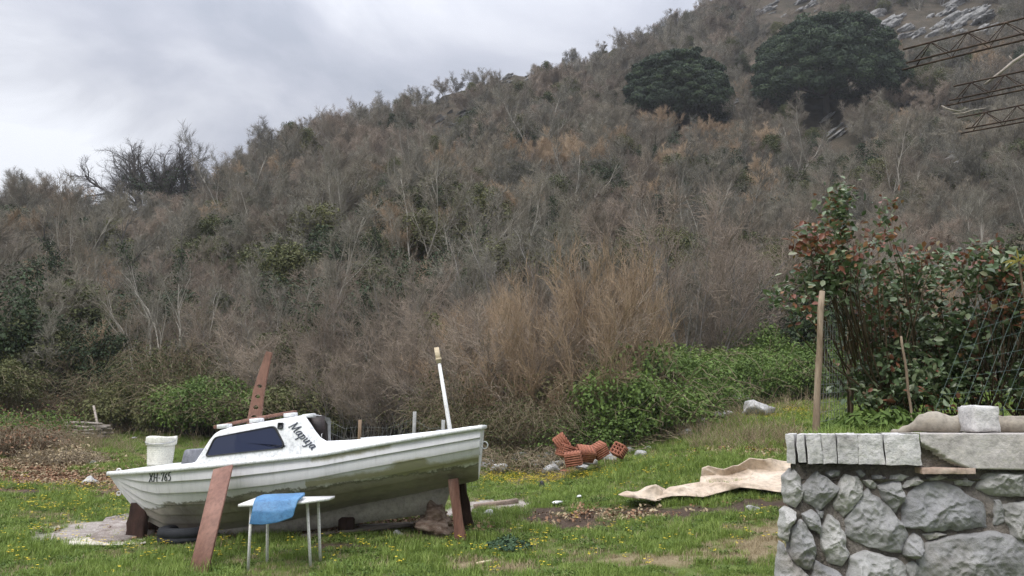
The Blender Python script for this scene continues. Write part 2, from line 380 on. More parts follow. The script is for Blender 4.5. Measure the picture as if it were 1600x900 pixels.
# ------------------------------------------------------------------ plants
def grow(rng, stems, H, r0, n=(7, 6, 5), lf=(.55, .5, .5), up=.12, wob=.22, lean=.35, base_r=.25, first=.25, tipw=.006, ang=(.5, .7, .8), nseg=(6, 4, 3, 1), hvar=.25):
    """bare woody plant; returns rows for trunk (stems and limbs) and crown (twigs)"""
    thick, thin = [], []; stack = []
    for i in range(stems):
        a = rng.uniform(0, 6.283); q = base_r * rng.random() ** .5
        l_ = lean * rng.uniform(.3, 1)
        stack.append(((q * math.cos(a), q * math.sin(a), -.1), (l_ * math.cos(a), l_ * math.sin(a), 1.0), H * rng.uniform(1 - hvar, 1.0), r0 * rng.uniform(.7, 1), 0))
    depth = len(n)
    while stack:
        p, d, Ln, r, lv = stack.pop()
        k = nseg[lv]; step = Ln / k; r1_ = r
        pts = [p]; dirs = []
        x, y, z = p; dx, dy, dz = d
        for i in range(k):
            dx += rng.gauss(0, wob); dy += rng.gauss(0, wob); dz += rng.gauss(0, wob) * .6 + up
            q = math.sqrt(dx * dx + dy * dy + dz * dz) or 1; dx /= q; dy /= q; dz /= q
            nx, ny, nz_ = x + dx * step, y + dy * step, z + dz * step
            ra = r * (1 - .75 * i / k); rb = r * (1 - .75 * (i + 1) / k)
            if lv == depth: rb = tipw * .35
            (thick if lv < 2 else thin).append((x, y, z, nx, ny, nz_, max(ra, tipw), max(rb, tipw * .35)))
            x, y, z = nx, ny, nz_; pts.append((x, y, z)); dirs.append((dx, dy, dz))
        if lv < depth:
            m_ = n[lv]
            for j in range(m_):
                t = first + (1 - first) * (j + rng.random()) / m_ if lv == 0 else .1 + .9 * (j + rng.random()) / m_
                t = min(t, .999) * k; i = int(t); f = t - i
                a0, b0 = pts[i], pts[i + 1]; dd = dirs[i]
                q = tuple(a0[c] + (b0[c] - a0[c]) * f for c in range(3))
                rx, ry, rz = rng.gauss(0, 1), rng.gauss(0, 1), rng.gauss(0, 1)
                dt = rx * dd[0] + ry * dd[1] + rz * dd[2]; rx -= dd[0] * dt; ry -= dd[1] * dt; rz -= dd[2] * dt
                q2 = math.sqrt(rx * rx + ry * ry + rz * rz) or 1; A = ang[lv] * rng.uniform(.6, 1.3)
                ca, sa = math.cos(A), math.sin(A) / q2
                nd = (dd[0] * ca + rx * sa, dd[1] * ca + ry * sa, dd[2] * ca + rz * sa)
                stack.append((q, nd, Ln * lf[lv] * rng.uniform(.6, 1.1) * (1.15 - .5 * t / k), max(r * .5 * (1 - .6 * t / k), tipw), lv + 1))
    return thick, thin
def canes(rng, n, Rr, H, leaf_n=0):
    """arching bramble canes; returns stick rows and points along them for leaves"""
    rows, pts = [], []
    for i in range(n):
        a = rng.uniform(0, 6.283); q = Rr * .75 * rng.random() ** .5; b = a + rng.gauss(0, 1.3); ln = Rr * rng.uniform(.5, 1.3)
        p = np.array([q * math.cos(a), q * math.sin(a), -.05]); h = H * rng.uniform(.55, 1.1) * (1 - .45 * (q / Rr) ** 2)
        k = 7; prev = p
        for j in range(1, k + 1):
            t = j / k; x = p + np.array([math.cos(b) * ln * t, math.sin(b) * ln * t, h * 4 * t * (1 - t * .72) * .78]) + np.array([rng.gauss(0, .04) for _ in range(3)])
            rows.append((*prev, *x, .008 * (1 - .5 * (t - 1 / k)), .008 * (1 - .5 * t))); prev = x; pts.append(x)
    return rows, np.array(pts)
NR = np.random.default_rng(11)
def leaf_mound(mb, Rr, H, n, size, mi=0, clumps=14, asp=.6):
    a = NR.uniform(0, 6.283, clumps); q = Rr * .8 * NR.random(clumps) ** .5
    cc = np.stack([q * np.cos(a), q * np.sin(a), H * (.35 + .45 * NR.random(clumps)) * (1 - .45 * (q / Rr) ** 2)], 1); cr_ = Rr * NR.uniform(.22, .42, clumps)
    k = NR.integers(0, clumps, n); d = unit(NR.normal(size=(n, 3)) + np.array([0, 0, .45])); rr = NR.random(n) ** .35
    P = cc[k] + d * (cr_[k] * rr)[:, None] * np.array([1, 1, .8]); P[:, 2] = np.abs(P[:, 2])
    leaves(mb, P, d * .6 + np.array([0, 0, .5]) + NR.normal(size=(n, 3)) * .35, NR.uniform(.7, 1.3, n) * size, NR, mi, asp)
PROTO = {}
def spray(th, tn, per, ln, wd, up=.25, spread=.75, seed=1):
    """fine end twigs fanning out from the tips of the branches"""
    g_ = np.random.default_rng(seed); A = np.array(tn); e_ = np.repeat(A, per, 0); n = len(e_); d = unit(e_[:, 3:6] - e_[:, :3]) + g_.normal(size=(n, 3)) * spread * .6 + np.array([0, 0, up])
    f = g_.uniform(.35, 1, n)[:, None]; p = e_[:, :3] * (1 - f) + e_[:, 3:6] * f; q = p + unit(d) * (ln * g_.uniform(.4, 1.2, n))[:, None]
    return tn + [tuple(r_) for r_ in np.concatenate([p, q, np.full((n, 1), wd), np.full((n, 1), wd * .4)], 1)]
def proto(kind, parts):
    """parts: list of (part name, MB, material); keeps the part meshes and one joined mesh for far use"""
    ms = []
    J = MB(); mats = []
    for i, (pn, mb, mt) in enumerate(parts):
        o = mb.build(pn, mt, col=False); ms.append((pn, o.data)); bpy.data.objects.remove(o)
        off = J.n
        for V in mb.v: J.v.append(V)
        for f, _ in mb.f: J.f.append((f + off, i))
        J.n += mb.n; mats.append(mt)
    PROTO.setdefault(kind, []).append((ms, J.build(kind, mats, col=False)))
def stick_parts(th, tn, s0=4): 
    a, b = MB(), MB(); tubes(a, th, s0); tubes(b, tn, 3); return a, b
for i in range(4):
    th, tn = grow(R, 4 + i % 3, 4.4, .058, (8, 7, 6), (.48, .5, .5), up=.11, lean=.6, tipw=.0075, nseg=(6, 4, 2, 1), ang=(.6, .75, .8)); tn = spray(th, tn, 3, .38, .0065, seed=i)
    a, b = stick_parts(th, tn); proto('grey', [('trunk', a, M['bark_pale' if i % 2 else 'bark_grey']), ('crown', b, M['twig_grey'])])
for i in range(3):
    th, tn = grow(R, 14, 2.9, .02, (8, 6, 4), (.5, .5, .5), up=.12, lean=.75, base_r=.8, tipw=.0065, nseg=(5, 3, 2, 1), ang=(.4, .5, .6)); tn = spray(th, tn, 3, .32, .006, .35, seed=20 + i)
    a, b = stick_parts(th, tn, 3); proto('tan', [('stems', a, M['twig_tan']), ('crown', b, M['twig_tan'])])
for i in range(3):
    th, tn = grow(R, 9, 3.2, .028, (8, 7, 5), (.5, .5, .5), up=.09, lean=.9, base_r=.6, tipw=.0065, nseg=(5, 3, 2, 1)); tn = spray(th, tn, 3, .34, .006, .2, seed=40 + i)
    a, b = stick_parts(th, tn, 3); proto('mauve', [('stems', a, M['bark_grey']), ('crown', b, M['twig_mauve'])])
for i in range(3):
    a, b = MB(), MB(); th, tn = grow(R, 4, 2.2, .04, (6, 5, 3), up=.08, lean=.5)
    tubes(a, th, 4); leaf_mound(b, 1.6, 3.7, 6200, .11, clumps=34); th2, tn2 = grow(R, 7, 2.9, .02, (7, 6, 4), up=.1, lean=.7, base_r=.4, tipw=.006); tn2 = spray(th2, tn2, 2, .3, .006, seed=60 + i); c2 = MB(); tubes(c2, tn2, 3)
    proto('ever', [('trunk', a, M['bark_dark']), ('crown', b, M['leaf_dark'] if i == 1 else M['leaf_olive']), ('twigs', c2, M['twig_grey'])][:3 if i == 2 else 2])
for i in range(2):                                       # ivy-clad trunk with bare top
    a, b, c = MB(), MB(), MB(); th, tn = grow(R, 2, 6.2, .09, (9, 6, 5), (.34, .5, .5), up=.1, lean=.12, first=.5, tipw=.008)
    tubes(a, th, 5); tubes(b, tn, 3)
    st = np.array([r_ for r_ in th if r_[6] > .03]); k = NR.integers(0, len(st), 3800); f = NR.random(3800)[:, None]
    P = st[k, :3] * (1 - f) + st[k, 3:6] * f; d = unit(NR.normal(size=P.shape)); P = P + d * NR.uniform(.05, .42, 3800)[:, None]
    P = P[P[:, 2] < 4.6]; d = d[:len(P)]; leaves(c, P, d + np.array([0, 0, .4]), .11, NR)
    proto('ivy', [('trunk', a, M['bark_dark']), ('crown', b, M['twig_grey']), ('ivy', c, M['leaf_dark'])])
for i in range(2):
    th, tn = grow(R, 2 + i, 7.2, .06, (10, 6, 5), (.3, .5, .5), up=.13, lean=.4, first=.3, tipw=.007, wob=.16); tn = spray(th, tn, 2, .4, .006, seed=80 + i)
    a, b = stick_parts(th, tn); proto('pale', [('trunk', a, M['bark_pale']), ('crown', b, M['twig_grey'])])
for i in range(3):
    a, b = MB(), MB(); rows, pts = canes(R, 34, 1.6, 1.2); tubes(a, rows, 3); leaf_mound(b, 1.7, 1.45, 6800, .09, clumps=26)
    proto('bramble', [('stems', a, M['cane']), ('crown', b, M['leaf_olive' if i == 1 else 'leaf_green'])])
for i in range(3):
    a, b = MB(), MB(); rows, pts = canes(R, 300, 1.5, 1.7); tubes(a, rows, 3)
    k = NR.integers(0, len(pts), 4200); leaves(b, pts[k] + NR.normal(size=(4200, 3)) * .14, NR.normal(size=(4200, 3)) + np.array([0, 0, .8]), .075, NR); th2, tn2 = grow(R, 9, 1.9, .016, (7, 5, 3), up=.12, lean=.8, base_r=.8, tipw=.006); tubes(a, th2 + tn2, 3)
    proto('tangle', [('stems', a, M['cane']), ('crown', b, M['leaf_olive'])])

# leaner versions for the plants near enough to show their branches
PROTO_FAR = dict((k, v) for k, v in PROTO.items()); PROTO = {}
for i in range(4):
    th, tn = grow(R, 3 + i % 3, 4.5, .06, (8, 6, 6), (.46, .5, .5), up=.11, lean=.55, tipw=.006, nseg=(6, 4, 3, 1)); tn = spray(th, tn, 1, .34, .0045, seed=100 + i)
    a, b = stick_parts(th, tn, 5); proto('grey', [('trunk', a, M['bark_pale' if i % 2 else 'bark_grey']), ('crown', b, M['twig_grey'])])
for i in range(3):
    th, tn = grow(R, 16, 2.9, .018, (8, 6, 4), (.45, .5, .5), up=.14, lean=.6, base_r=.8, tipw=.005, nseg=(5, 3, 2, 1), ang=(.4, .5, .6)); tn = spray(th, tn, 1, .3, .0045, .4, seed=120 + i)
    a, b = stick_parts(th, tn, 3); proto('tan', [('stems', a, M['twig_tan']), ('crown', b, M['twig_tan'])])
for i in range(3):
    th, tn = grow(R, 9, 3.2, .026, (8, 7, 5), (.46, .5, .5), up=.11, lean=.7, base_r=.6, tipw=.005, nseg=(5, 3, 2, 1)); tn = spray(th, tn, 1, .32, .0045, .2, seed=140 + i)
    a, b = stick_parts(th, tn, 3); proto('mauve', [('stems', a, M['bark_grey']), ('crown', b, M['twig_mauve'])])
PROTO_NEAR = PROTO; PROTO = PROTO_FAR; PROTO_NEAR = {**PROTO, **PROTO_NEAR}
PLANT = {'grey': ('bare_tree', 'tree'), 'tan': ('bare_shrub', 'shrub'), 'mauve': ('twiggy_shrub', 'shrub'), 'ever': ('evergreen_shrub', 'shrub'), 'ivy': ('ivy_tree', 'tree'), 'pale': ('sapling', 'tree'), 'bramble': ('bramble', 'bramble'), 'tangle': ('bramble_thicket', 'bramble')}
def put_plant(kind, x, y, s, rz, label, group, sz=None, sink=.05, name=None):
    ms, _ = R.choice(PROTO_NEAR[kind]) if not (kind == 'bramble' and x > 3) else PROTO[kind][R.choice([0, 2])]; nm, cat = PLANT[kind]; nm = name or nm
    root = empty(nm, (x, y, tz(x, y) - sink), label, cat, group); root.rotation_euler = (0, 0, rz); root.scale = (s, s, sz or s)
    for pn, me in ms:
        o = bpy.data.objects.new(pn, me); C.objects.link(o); o.parent = root
    return root

# ---- what the rock outcrops, the two big crowns and the oak keep clear of: pixel, half width, half height
OUT = [(798, 122, 34, 13), (706, 190, 38, 18), (488, 226, 11, 10), (1316, 203, 38, 27), (1392, 42, 52, 26), (1505, 34, 62, 36), (1512, 246, 42, 14), (1235, 14, 52, 20), (1142, 166, 15, 14)]
BIG = [(1054, 186, 80, 60), (1294, 160, 112, 80), (235, 330, 60, 40)]
HINT = [  # pixel ellipses where one kind of growth dominates the slope
 ('tan', 850, 270, 90, 40), ('tan', 690, 290, 60, 30), ('tan', 930, 500, 120, 70), ('tan', 760, 555, 60, 40), ('tan', 1130, 235, 90, 35), ('tan', 1180, 320, 60, 40), ('tan', 620, 390, 50, 40), ('mauve', 440, 310, 60, 40), ('tan', 100, 440, 90, 45), ('tan', 190, 550, 80, 45), ('tan', 1385, 70, 35, 30),
 ('mauve', 600, 250, 120, 40), ('mauve', 480, 600, 80, 40), ('mauve', 300, 480, 90, 40), ('mauve', 1000, 350, 80, 50), ('tan', 700, 440, 60, 50), ('mauve', 350, 600, 40, 40),
 ('ever', 480, 420, 60, 40), ('ever', 940, 320, 40, 30), ('ever', 800, 500, 45, 40), ('ever', 1130, 290, 40, 25), ('ever', 885, 160, 25, 14), ('ever', 810, 185, 18, 10), ('ever', 230, 580, 38, 55), ('ever', 760, 400, 40, 30), ('ever', 1340, 300, 60, 30), ('ever', 560, 560, 70, 30), ('ever', 1420, 260, 30, 20), ('ever', 880, 440, 22, 22), ('ever', 60, 560, 60, 30), ('ever', 430, 470, 50, 30), ('ever', 640, 500, 50, 40), ('ever', 700, 360, 40, 26), ('ever', 1060, 300, 36, 26), ('ever', 1240, 360, 40, 26), ('ever', 330, 420, 40, 26), ('ever', 540, 340, 34, 20), ('ever', 620, 300, 30, 16), ('ever', 90, 590, 70, 30), ('ever', 990, 430, 30, 26), ('ever', 860, 350, 30, 20),
 ('ivy', 565, 510, 16, 24), ('ivy', 600, 520, 10, 18), ('ivy', 1000, 270, 14, 14),
 ('pale', 900, 330, 30, 40), ('pale', 640, 430, 30, 40), ('pale', 320, 590, 14, 20),
 ('bramble', 1170, 560, 110, 60), ('bramble', 1080, 640, 150, 50), ('bramble', 340, 650, 80, 35), ('bramble', 560, 655, 120, 25),
 ('tangle', 880, 640, 130, 60), ('tangle', 700, 640, 80, 40), ('tangle', 130, 620, 70, 30)]
def wood_points():
    pts = []; grid = {}; rng = random.Random(21); bi = {k: i for i, k in enumerate(PROTO)}
    cand = []
    for i in range(45000):
        u = rng.random(); y = math.sqrt(17 ** 2 + u * (185 ** 2 - 17 ** 2)) if rng.random() < .75 else rng.uniform(17, 70)
        s = rng.uniform(-1.0, 1.0) if rng.random() < .9 else rng.uniform(-1.3, 1.3)
        cand.append((s * y, y, s))
    X = np.array(cand); Z = terrain(X[:, 0], X[:, 1])
    S = X[:, 2]; Yv = X[:, 1]
    yf = np.interp(S, [-1.5, -.66, -.5, -.3, -.1, .05, .2, .3, .4, .66, 1.5], [22, 22, 23, 21, 19, 17, 17.5, 19.5, 20, 20, 20])
    yc = np.interp(S, [-1.5, -.66, -.4, -.2, 0, .2, .4, .66, 1.5], [85, 88, 95, 105, 120, 150, 165, 175, 175])
    SEED = [('ever', *q) for q in ((480, 448, 1.5), (430, 490, 1.3), (455, 470, 1.2), (940, 340, 1.5), (915, 350, 1.2), (810, 520, 1.4), (780, 500, 1.2), (1130, 305, 1.5), (1105, 300, 1.2), (885, 170, 1.5), (810, 195, 1.3), (240, 590, 1.3), (222, 610, 1.1), (760, 415, 1.4), (735, 425, 1.2), (1340, 320, 1.5), (1310, 310, 1.3), (560, 585, 1.3), (700, 375, 1.4), (650, 520, 1.3),
        (620, 315, 1.3), (540, 355, 1.3), (330, 440, 1.4), (355, 450, 1.2), (1240, 380, 1.4), (1060, 315, 1.4), (990, 445, 1.2), (860, 365, 1.3), (90, 590, 1.2), (140, 600, 1.1), (880, 455, 1.2), (1420, 275, 1.4), (480, 255, 1.3), (730, 235, 1.3), (630, 185, 1.2), (1150, 330, 1.3), (1020, 380, 1.3), (520, 470, 1.3), (395, 420, 1.3), (30, 540, 1.4), (190, 470, 1.3))] + [('ivy', *q) for q in ((562, 575, .8), (600, 570, .75), (1000, 295, .9), (960, 350, .9), (540, 490, .9), (830, 430, .95), (700, 480, .85), (380, 500, .9), (905, 395, .9), (1075, 410, .9))]
    for kd, px, py, sc_ in SEED:
        g = ground_at(px, py); pts.append((kd, g.x, g.y, g.z, sc_, rng.uniform(0, 6.283), px, py)); grid.setdefault((int(g.x // 3), int(g.y // 3)), []).append((g.x, g.y))
    for i in range(len(cand)):
        x, y, s = cand[i]; z = float(Z[i])
        if y < yf[i] + (10 if .15 < s < .42 else 6.5 if .0 < s < .16 else 4.2) or y > yc[i] + 7: continue
        md = 1.25 + .012 * y
        c = (int(x // 3), int(y // 3)); ok = True
        for a in (-1, 0, 1):
            for b in (-1, 0, 1):
                for q in grid.get((c[0] + a, c[1] + b), ()):
                    if (q[0] - x) ** 2 + (q[1] - y) ** 2 < md * md: ok = False
        if not ok: continue
        px, py = pix(x, y, z); hpx = 3.0 * F_PX / y
        if any(abs(px - ox) < hw + 3 and -hh * .7 < py - oy < hh * .6 + 1.25 * hpx for ox, oy, hw, hh in OUT): continue
        if any(((px - ox) / hw) ** 2 + ((py - oy + 8) / hh) ** 2 < .8 for ox, oy, hw, hh in BIG): continue
        cx, cyy = px, py - hpx * .45
        best, bw = None, .62
        for kd, hx, hy, rx, ry in HINT:
            q = ((cx - hx) / rx) ** 2 + ((cyy - hy) / ry) ** 2
            wgt = math.exp(-q) * rng.uniform(.75, 1.25)
            if wgt > bw: best, bw = kd, wgt
        if best is None:
            nv = mnoise.noise(Vector((x * .07, y * .07, 3))); n2 = mnoise.noise(Vector((x * .11, y * .11, 9)))
            r_ = rng.random()
            best = 'grey' if r_ < .43 else 'mauve' if r_ < .58 else 'tan' if r_ < .67 else 'ever' if r_ < .86 else 'pale' if r_ < .94 else 'ivy' if r_ < .965 else 'tangle'
            if nv > .2 and rng.random() < .5: best = 'mauve'
            if n2 > .3 and rng.random() < .35: best = 'ever'
            if y > 75 and best in ('ivy', 'tangle', 'pale'): best = 'grey'
            if y > 100 and best == 'tan' and rng.random() < .7: best = 'grey'
        sc_ = rng.uniform(.75, 1.2)
        if y - yf[i] < 8 and best in ('grey', 'pale', 'ivy'): sc_ *= .85
        if best == 'ever': sc_ *= 1.1
        if y > 55: sc_ *= 1.12
        if y > yc[i] - 8: sc_ *= .62
        if 120 < px < 345 and y > yc[i] - 28: sc_ *= .48
        grid.setdefault(c, []).append((x, y)); pts.append((best, x, y, z, sc_, rng.uniform(0, 6.283), px, py))
    return pts
WP = wood_points()
seen = sorted([p for p in WP if -30 < p[6] < 1630], key=lambda p: p[2])
NEAR = seen[:150]; nid = set(map(id, NEAR)); FAR = [p for p in WP if id(p) not in nid]
KIND_LOOK = {'grey': 'grey bare branching tree', 'tan': 'tan leafless upright shrub', 'mauve': 'brownish mauve twiggy shrub', 'ever': 'dark green leafy evergreen shrub', 'ivy': 'ivy clad trunk with bare top', 'pale': 'slender pale barked leafless sapling', 'bramble': 'bright green bramble mound', 'tangle': 'brown tangled bramble thicket'}
def zone(px, y):
    h = 'at the hill foot' if y < 26 else 'low on the slope' if y < 33 else 'further up the slope'
    b = 'above the log pile' if px < 200 else 'behind the boat bow' if px < 420 else 'behind the boat cabin and cockpit' if px < 760 else 'behind the brick rubble' if px < 1010 else 'above the beige tarpaulin' if px < 1230 else 'behind the rose bushes'
    return h + ' ' + b
for kd, x, y, z, s, rz, px, py in NEAR:
    zn = zone(px, y)
    put_plant(kd, x, y, s, rz, '%s %s' % (KIND_LOOK[kd], zn), '%ss %s' % (KIND_LOOK[kd], zn))
# the front rank of growth along the foot of the hill
FOOT = []     # kind, pixel column, metres past the foot line, scale
for px in range(-20, 1300, 38):
    if 85 < px < 190: FOOT += [('ever', px, R.uniform(2.2, 2.8), R.uniform(.7, .9)), ('tangle', px + 15, R.uniform(3, 4), R.uniform(.7, .9))]
    elif px < 200: FOOT += [(R.choice(['tangle', 'ever', 'bramble']), px, R.uniform(.3, 1.0), R.uniform(.6, .85)), ('ever', px + 15, R.uniform(2, 3), R.uniform(.8, 1.1))]
    elif px < 400: FOOT += [('bramble', px, R.uniform(.2, .8), R.uniform(.75, 1.0)), (R.choice(['bramble', 'tangle']), px + 12, R.uniform(1.3, 2.2), R.uniform(.8, 1.05)), (R.choice(['ever', 'ever', 'mauve', 'grey']), px + 20, R.uniform(2.6, 3.6), R.uniform(.7, .95))]
    elif px < 730: FOOT += [(R.choice(['bramble', 'bramble', 'mauve', 'tangle']), px, R.uniform(.2, .8), R.uniform(.55, .85)), (R.choice(['mauve', 'bramble', 'tan', 'ever']), px + 12, R.uniform(1.5, 2.4), R.uniform(.6, .8)), (R.choice(['ever', 'ever', 'grey', 'mauve']), px + 20, R.uniform(3, 4), R.uniform(.7, .95))]
    elif px < 985: FOOT += [(R.choice(['tangle', 'tangle', 'bramble']), px, R.uniform(.2, .8), R.uniform(.75, 1.0)), (R.choice(['tangle', 'tangle', 'tan', 'mauve']), px + 14, R.uniform(1.2, 2), R.uniform(.75, 1.0)), (R.choice(['tan', 'mauve', 'bramble']), px + 8, R.uniform(2.4, 3.4), R.uniform(.9, 1.1)), (R.choice(['tan', 'tan', 'pale', 'mauve']), px + 24, R.uniform(4, 5.5), R.uniform(.75, 1.0))]
    else: FOOT += [('bramble', px, R.uniform(.2, .7), R.uniform(.7, .95)), ('bramble', px + 14, R.uniform(1.4, 2.2), R.uniform(.95, 1.2)), ('bramble', px + 6, R.uniform(3, 4), R.uniform(.95, 1.2)), ('bramble', px + 22, R.uniform(5, 6), R.uniform(1.1, 1.4)), (R.choice(['bramble', 'bramble', 'mauve']), px + 4, R.uniform(7, 8.2), R.uniform(1.1, 1.35))]
for kd, px, dy, s in FOOT:
    sl_ = (px - 800) / F_PX / CT; Y = float(np.interp(sl_, [-1.5, -.66, -.5, -.3, -.1, .05, .2, .3, .4, .66, 1.5], [22, 22, 23, 21, 19, 17, 17.5, 19.5, 20, 20, 20])) + dy + (1.3 if px > 985 else .5)
    zn = zone(px, Y); s *= R.uniform(.75, 1.25); put_plant(kd, sl_ * Y + R.uniform(-.4, .4), Y, s, R.uniform(0, 6.28), '%s %s' % (KIND_LOOK[kd], zn), '%ss %s' % (KIND_LOOK[kd], zn), s * R.uniform(.7, 1.35))
# the air: a thin even haze that pales the far slope
HZ = MB(); hexa(HZ, [(-420, -40, -2), (420, -40, -2), (420, 300, -2), (-420, 300, -2), (-420, -40, 210), (420, -40, 210), (420, 300, 210), (-420, 300, 210)])
hm = bpy.data.materials.new('haze'); hm.use_nodes = True; ht = hm.node_tree; ht.nodes.clear(); ho = ht.nodes.new('ShaderNodeOutputMaterial'); hv = ht.nodes.new('ShaderNodeVolumePrincipled')
hv.inputs['Density'].default_value = .00038; hv.inputs['Color'].default_value = (.90, .93, 1, 1); ht.links.new(hv.outputs[0], ho.inputs['Volume'])
hz = HZ.build('haze', hm); hz['kind'] = 'stuff'
srcs = []; first = {}
for k, vs in PROTO.items():
    first[k] = (len(srcs), len(vs)); srcs += [v[1] for v in vs]
fr = random.Random(5)
stuff_scatter('woodland', [(p[1], p[2], p[3] - .08) for p in FAR], [p[5] for p in FAR], [p[4] for p in FAR], [first[p[0]][0] + fr.randrange(first[p[0]][1]) for p in FAR], srcs)
print('plants', len(WP), 'near', len(NEAR))
# ------------------------------------------------------------------ hillside rocks, the two round evergreen crowns, the bare oaks on the skyline
def outcrop(px, py, hw, hh, label, n=6):
    """tilted, cracked limestone slabs half sunk into the slope"""
    g = ground_at(px, py + hh * .5); d = g.y / F_PX; mb = MB(); tl = R.uniform(.25, .6)
    for i in range(int(n * 2)):
        u = R.uniform(-1, 1); v = R.uniform(-1, 1) * (1 - .5 * abs(u)); q = ground_at(px + u * hw * .9, py + v * hh * .9); r = R.uniform(.15, .38) * min(hw, hh * 1.8) * d
        b = MB(); rock(b, (0, 0, 0), (r * R.uniform(1.1, 2.1), r * R.uniform(.7, 1.1), r * R.uniform(.6, 1.0)), R, 4, .42, rot=R.uniform(-.5, .5), fr=1.9)
        V = b.v[0]; c_, s_ = math.cos(tl), math.sin(tl); V = np.stack([V[:, 0] * c_ + V[:, 2] * s_, V[:, 1], -V[:, 0] * s_ * -1 + V[:, 2] * c_], 1); b.v[0] = V + np.array([q.x, q.y + r * .25, q.z - r * .05]); mb.add(b.v[0], b.f[0][0])
    tag(mb.build('rock_outcrop', M['limestone']), label, 'rock', 'limestone outcrops on the hill')
for (px, py, hw, hh), lb, n in zip(OUT, [
    'grey limestone outcrop just under the skyline, left of the round trees', 'pale limestone outcrop halfway up the ridge, below the skyline one',
    'small pale rock face beside the bare trees of the left ridge', 'jagged rock outcrop on the slope below the largest round tree',
    'bright limestone crag touching the top right of the largest round tree', 'large pale limestone crag behind the topmost rusty girder',
    'low grey rock ledge on the slope under the rusty girders', 'hazy rock band at the very top of the hill above the round tree', 'small pale rocks in the gap between the two round trees'], [6, 9, 3, 8, 9, 12, 6, 7, 4]):
    outcrop(px, py, hw, hh, lb, n)

def round_tree(px, py, wpx, hpx, label, seed):
    g = ground_at(px, py + 6); d = g.y / F_PX; rx = wpx * d / 2; H = hpx * d; rng = np.random.default_rng(seed); rr = random.Random(seed)
    root = empty('round_evergreen_tree', (g.x, g.y, g.z - .3), label, 'tree', 'round evergreen trees on the slope')
    t = MB(); path(t, [(g.x, g.y, g.z - .4), (g.x + .1, g.y, g.z + H * .2), (g.x - .1, g.y + .1, g.z + H * .45)], [.45, .34, .2], 9)
    for k in range(9):
        a = k * .7 + rr.random(); path(t, [(g.x, g.y, g.z + H * .22), (g.x + math.cos(a) * rx * .35, g.y + math.sin(a) * rx * .35, g.z + H * .38), (g.x + math.cos(a) * rx * .72, g.y + math.sin(a) * rx * .7, g.z + H * .55)], [.2, .13, .05], 6)
    t.build('trunk', M['bark_dark'], root)
    mb = MB(); n = 620; k_ = np.arange(n) + .5
    hz_ = k_ / n; ph = k_ * 2.39996 + rng.normal(size=n) * .12; hr = (1 - hz_ ** 2.7) ** .42
    lob = 1 + .06 * np.sin(ph * 3 + seed) + .05 * np.sin(ph * 5 + hz_ * 6 + seed * 2) + .02 * np.sin(hz_ * 9 + ph * 2)
    jit = rng.uniform(.90, 1.0, n) * lob; jit[rng.random(n) < .28] *= .84
    dirs = np.stack([np.cos(ph) * hr, np.sin(ph) * hr, hz_], 1)
    cc = np.stack([dirs[:, 0] * rx * .93, dirs[:, 1] * rx * .93, dirs[:, 2] * H * .92 + H * .03], 1) * jit[:, None]
    cap = np.arange(70); a_ = cap * 2.39996; q_ = (cap / 70) ** .5 * .55; cc[:70] = np.stack([np.cos(a_) * q_ * rx, np.sin(a_) * q_ * rx, H * .93 * (1 - (q_ ** 2.4) * .35)], 1)
    pr = rx * rng.uniform(.10, .155, n)
    for i in range(n):
        m_ = 300; q = unit(rng.normal(size=(m_, 3)) + dirs[i] * .5 + np.array([0, 0, .25])); P = cc[i] + q * (pr[i] * rng.random(m_) ** .3)[:, None] * np.array([1, 1, .6])
        leaves(mb, P + np.array([g.x, g.y, g.z]), q + rng.normal(size=(m_, 3)) * .5, rng.uniform(.15, .28, m_) * (d / .055), rng, 1 if rng.random() < .3 else 0, .5)
    mb.build('crown', [M['leaf_pine'], M['pine_light']], root)
round_tree(1056, 197, 178, 128, 'smaller of the two dark round evergreen trees, lower on the slope', 3)
round_tree(1292, 178, 236, 168, 'larger of the two dark round evergreen trees, under the limestone crags', 4)

def oak(px, py, hpx, lean, label, seed, stems=3, wide=.9):
    rr = random.Random(seed); g = ground_at(px, py); H = hpx * g.y / F_PX
    root = empty('bare_oak', (g.x, g.y, g.z), label, 'tree', 'bare oaks on the left skyline')
    th, tn = grow(rr, stems, H * .78, .36, (10, 9, 7), (.62, .5, .42), up=.045, wob=.26, lean=wide, base_r=1.6, first=.2, tipw=.014, ang=(.8, .8, .7), nseg=(8, 5, 3, 1)); tn = spray(th, tn, 1, .6, .008, .15, seed=seed)
    mv = lambda rows: [(a + g.x, b + g.y, c_ + g.z, d_ + g.x, e_ + g.y, f_ + g.z, p, q) for a, b, c_, d_, e_, f_, p, q in rows]
    a, b = MB(), MB(); tubes(a, mv(th), 6); tubes(b, mv(tn), 3); a.build('trunk', M['bark_dark'], root); b.build('crown', M['bark_dark'], root)
    return g, th, root
oak(212, 338, 140, 0, 'tallest wide bare oak on the left skyline, left of the ivy covered one', 31, 7, 1.1)
g, th, rt = oak(272, 340, 136, 0, 'bare oak on the left skyline with dark ivy round its trunk', 33, 5, .9)
mb = MB(); st_ = np.array([q for q in th if q[6] > .07]); k = NR.integers(0, len(st_), 3400); f = NR.random(3400)[:, None]
P = st_[k, :3] * (1 - f) + st_[k, 3:6] * f; dd = unit(NR.normal(size=P.shape)); P = P + dd * NR.uniform(.1, .75, 3400)[:, None]; kk = P[:, 2] < 4.6
leaves(mb, P[kk] + np.array([g.x, g.y, g.z]), dd[kk] + np.array([0, 0, .4]), .22, NR); mb.build('ivy', M['leaf_dark'], rt)
oak(158, 332, 84, 0, 'lower bare oak left of the tallest one on the skyline', 35, 4, 1.1)
oak(22, 350, 62, 0, 'crooked bare oak at the far left end of the skyline', 36, 2, .5)
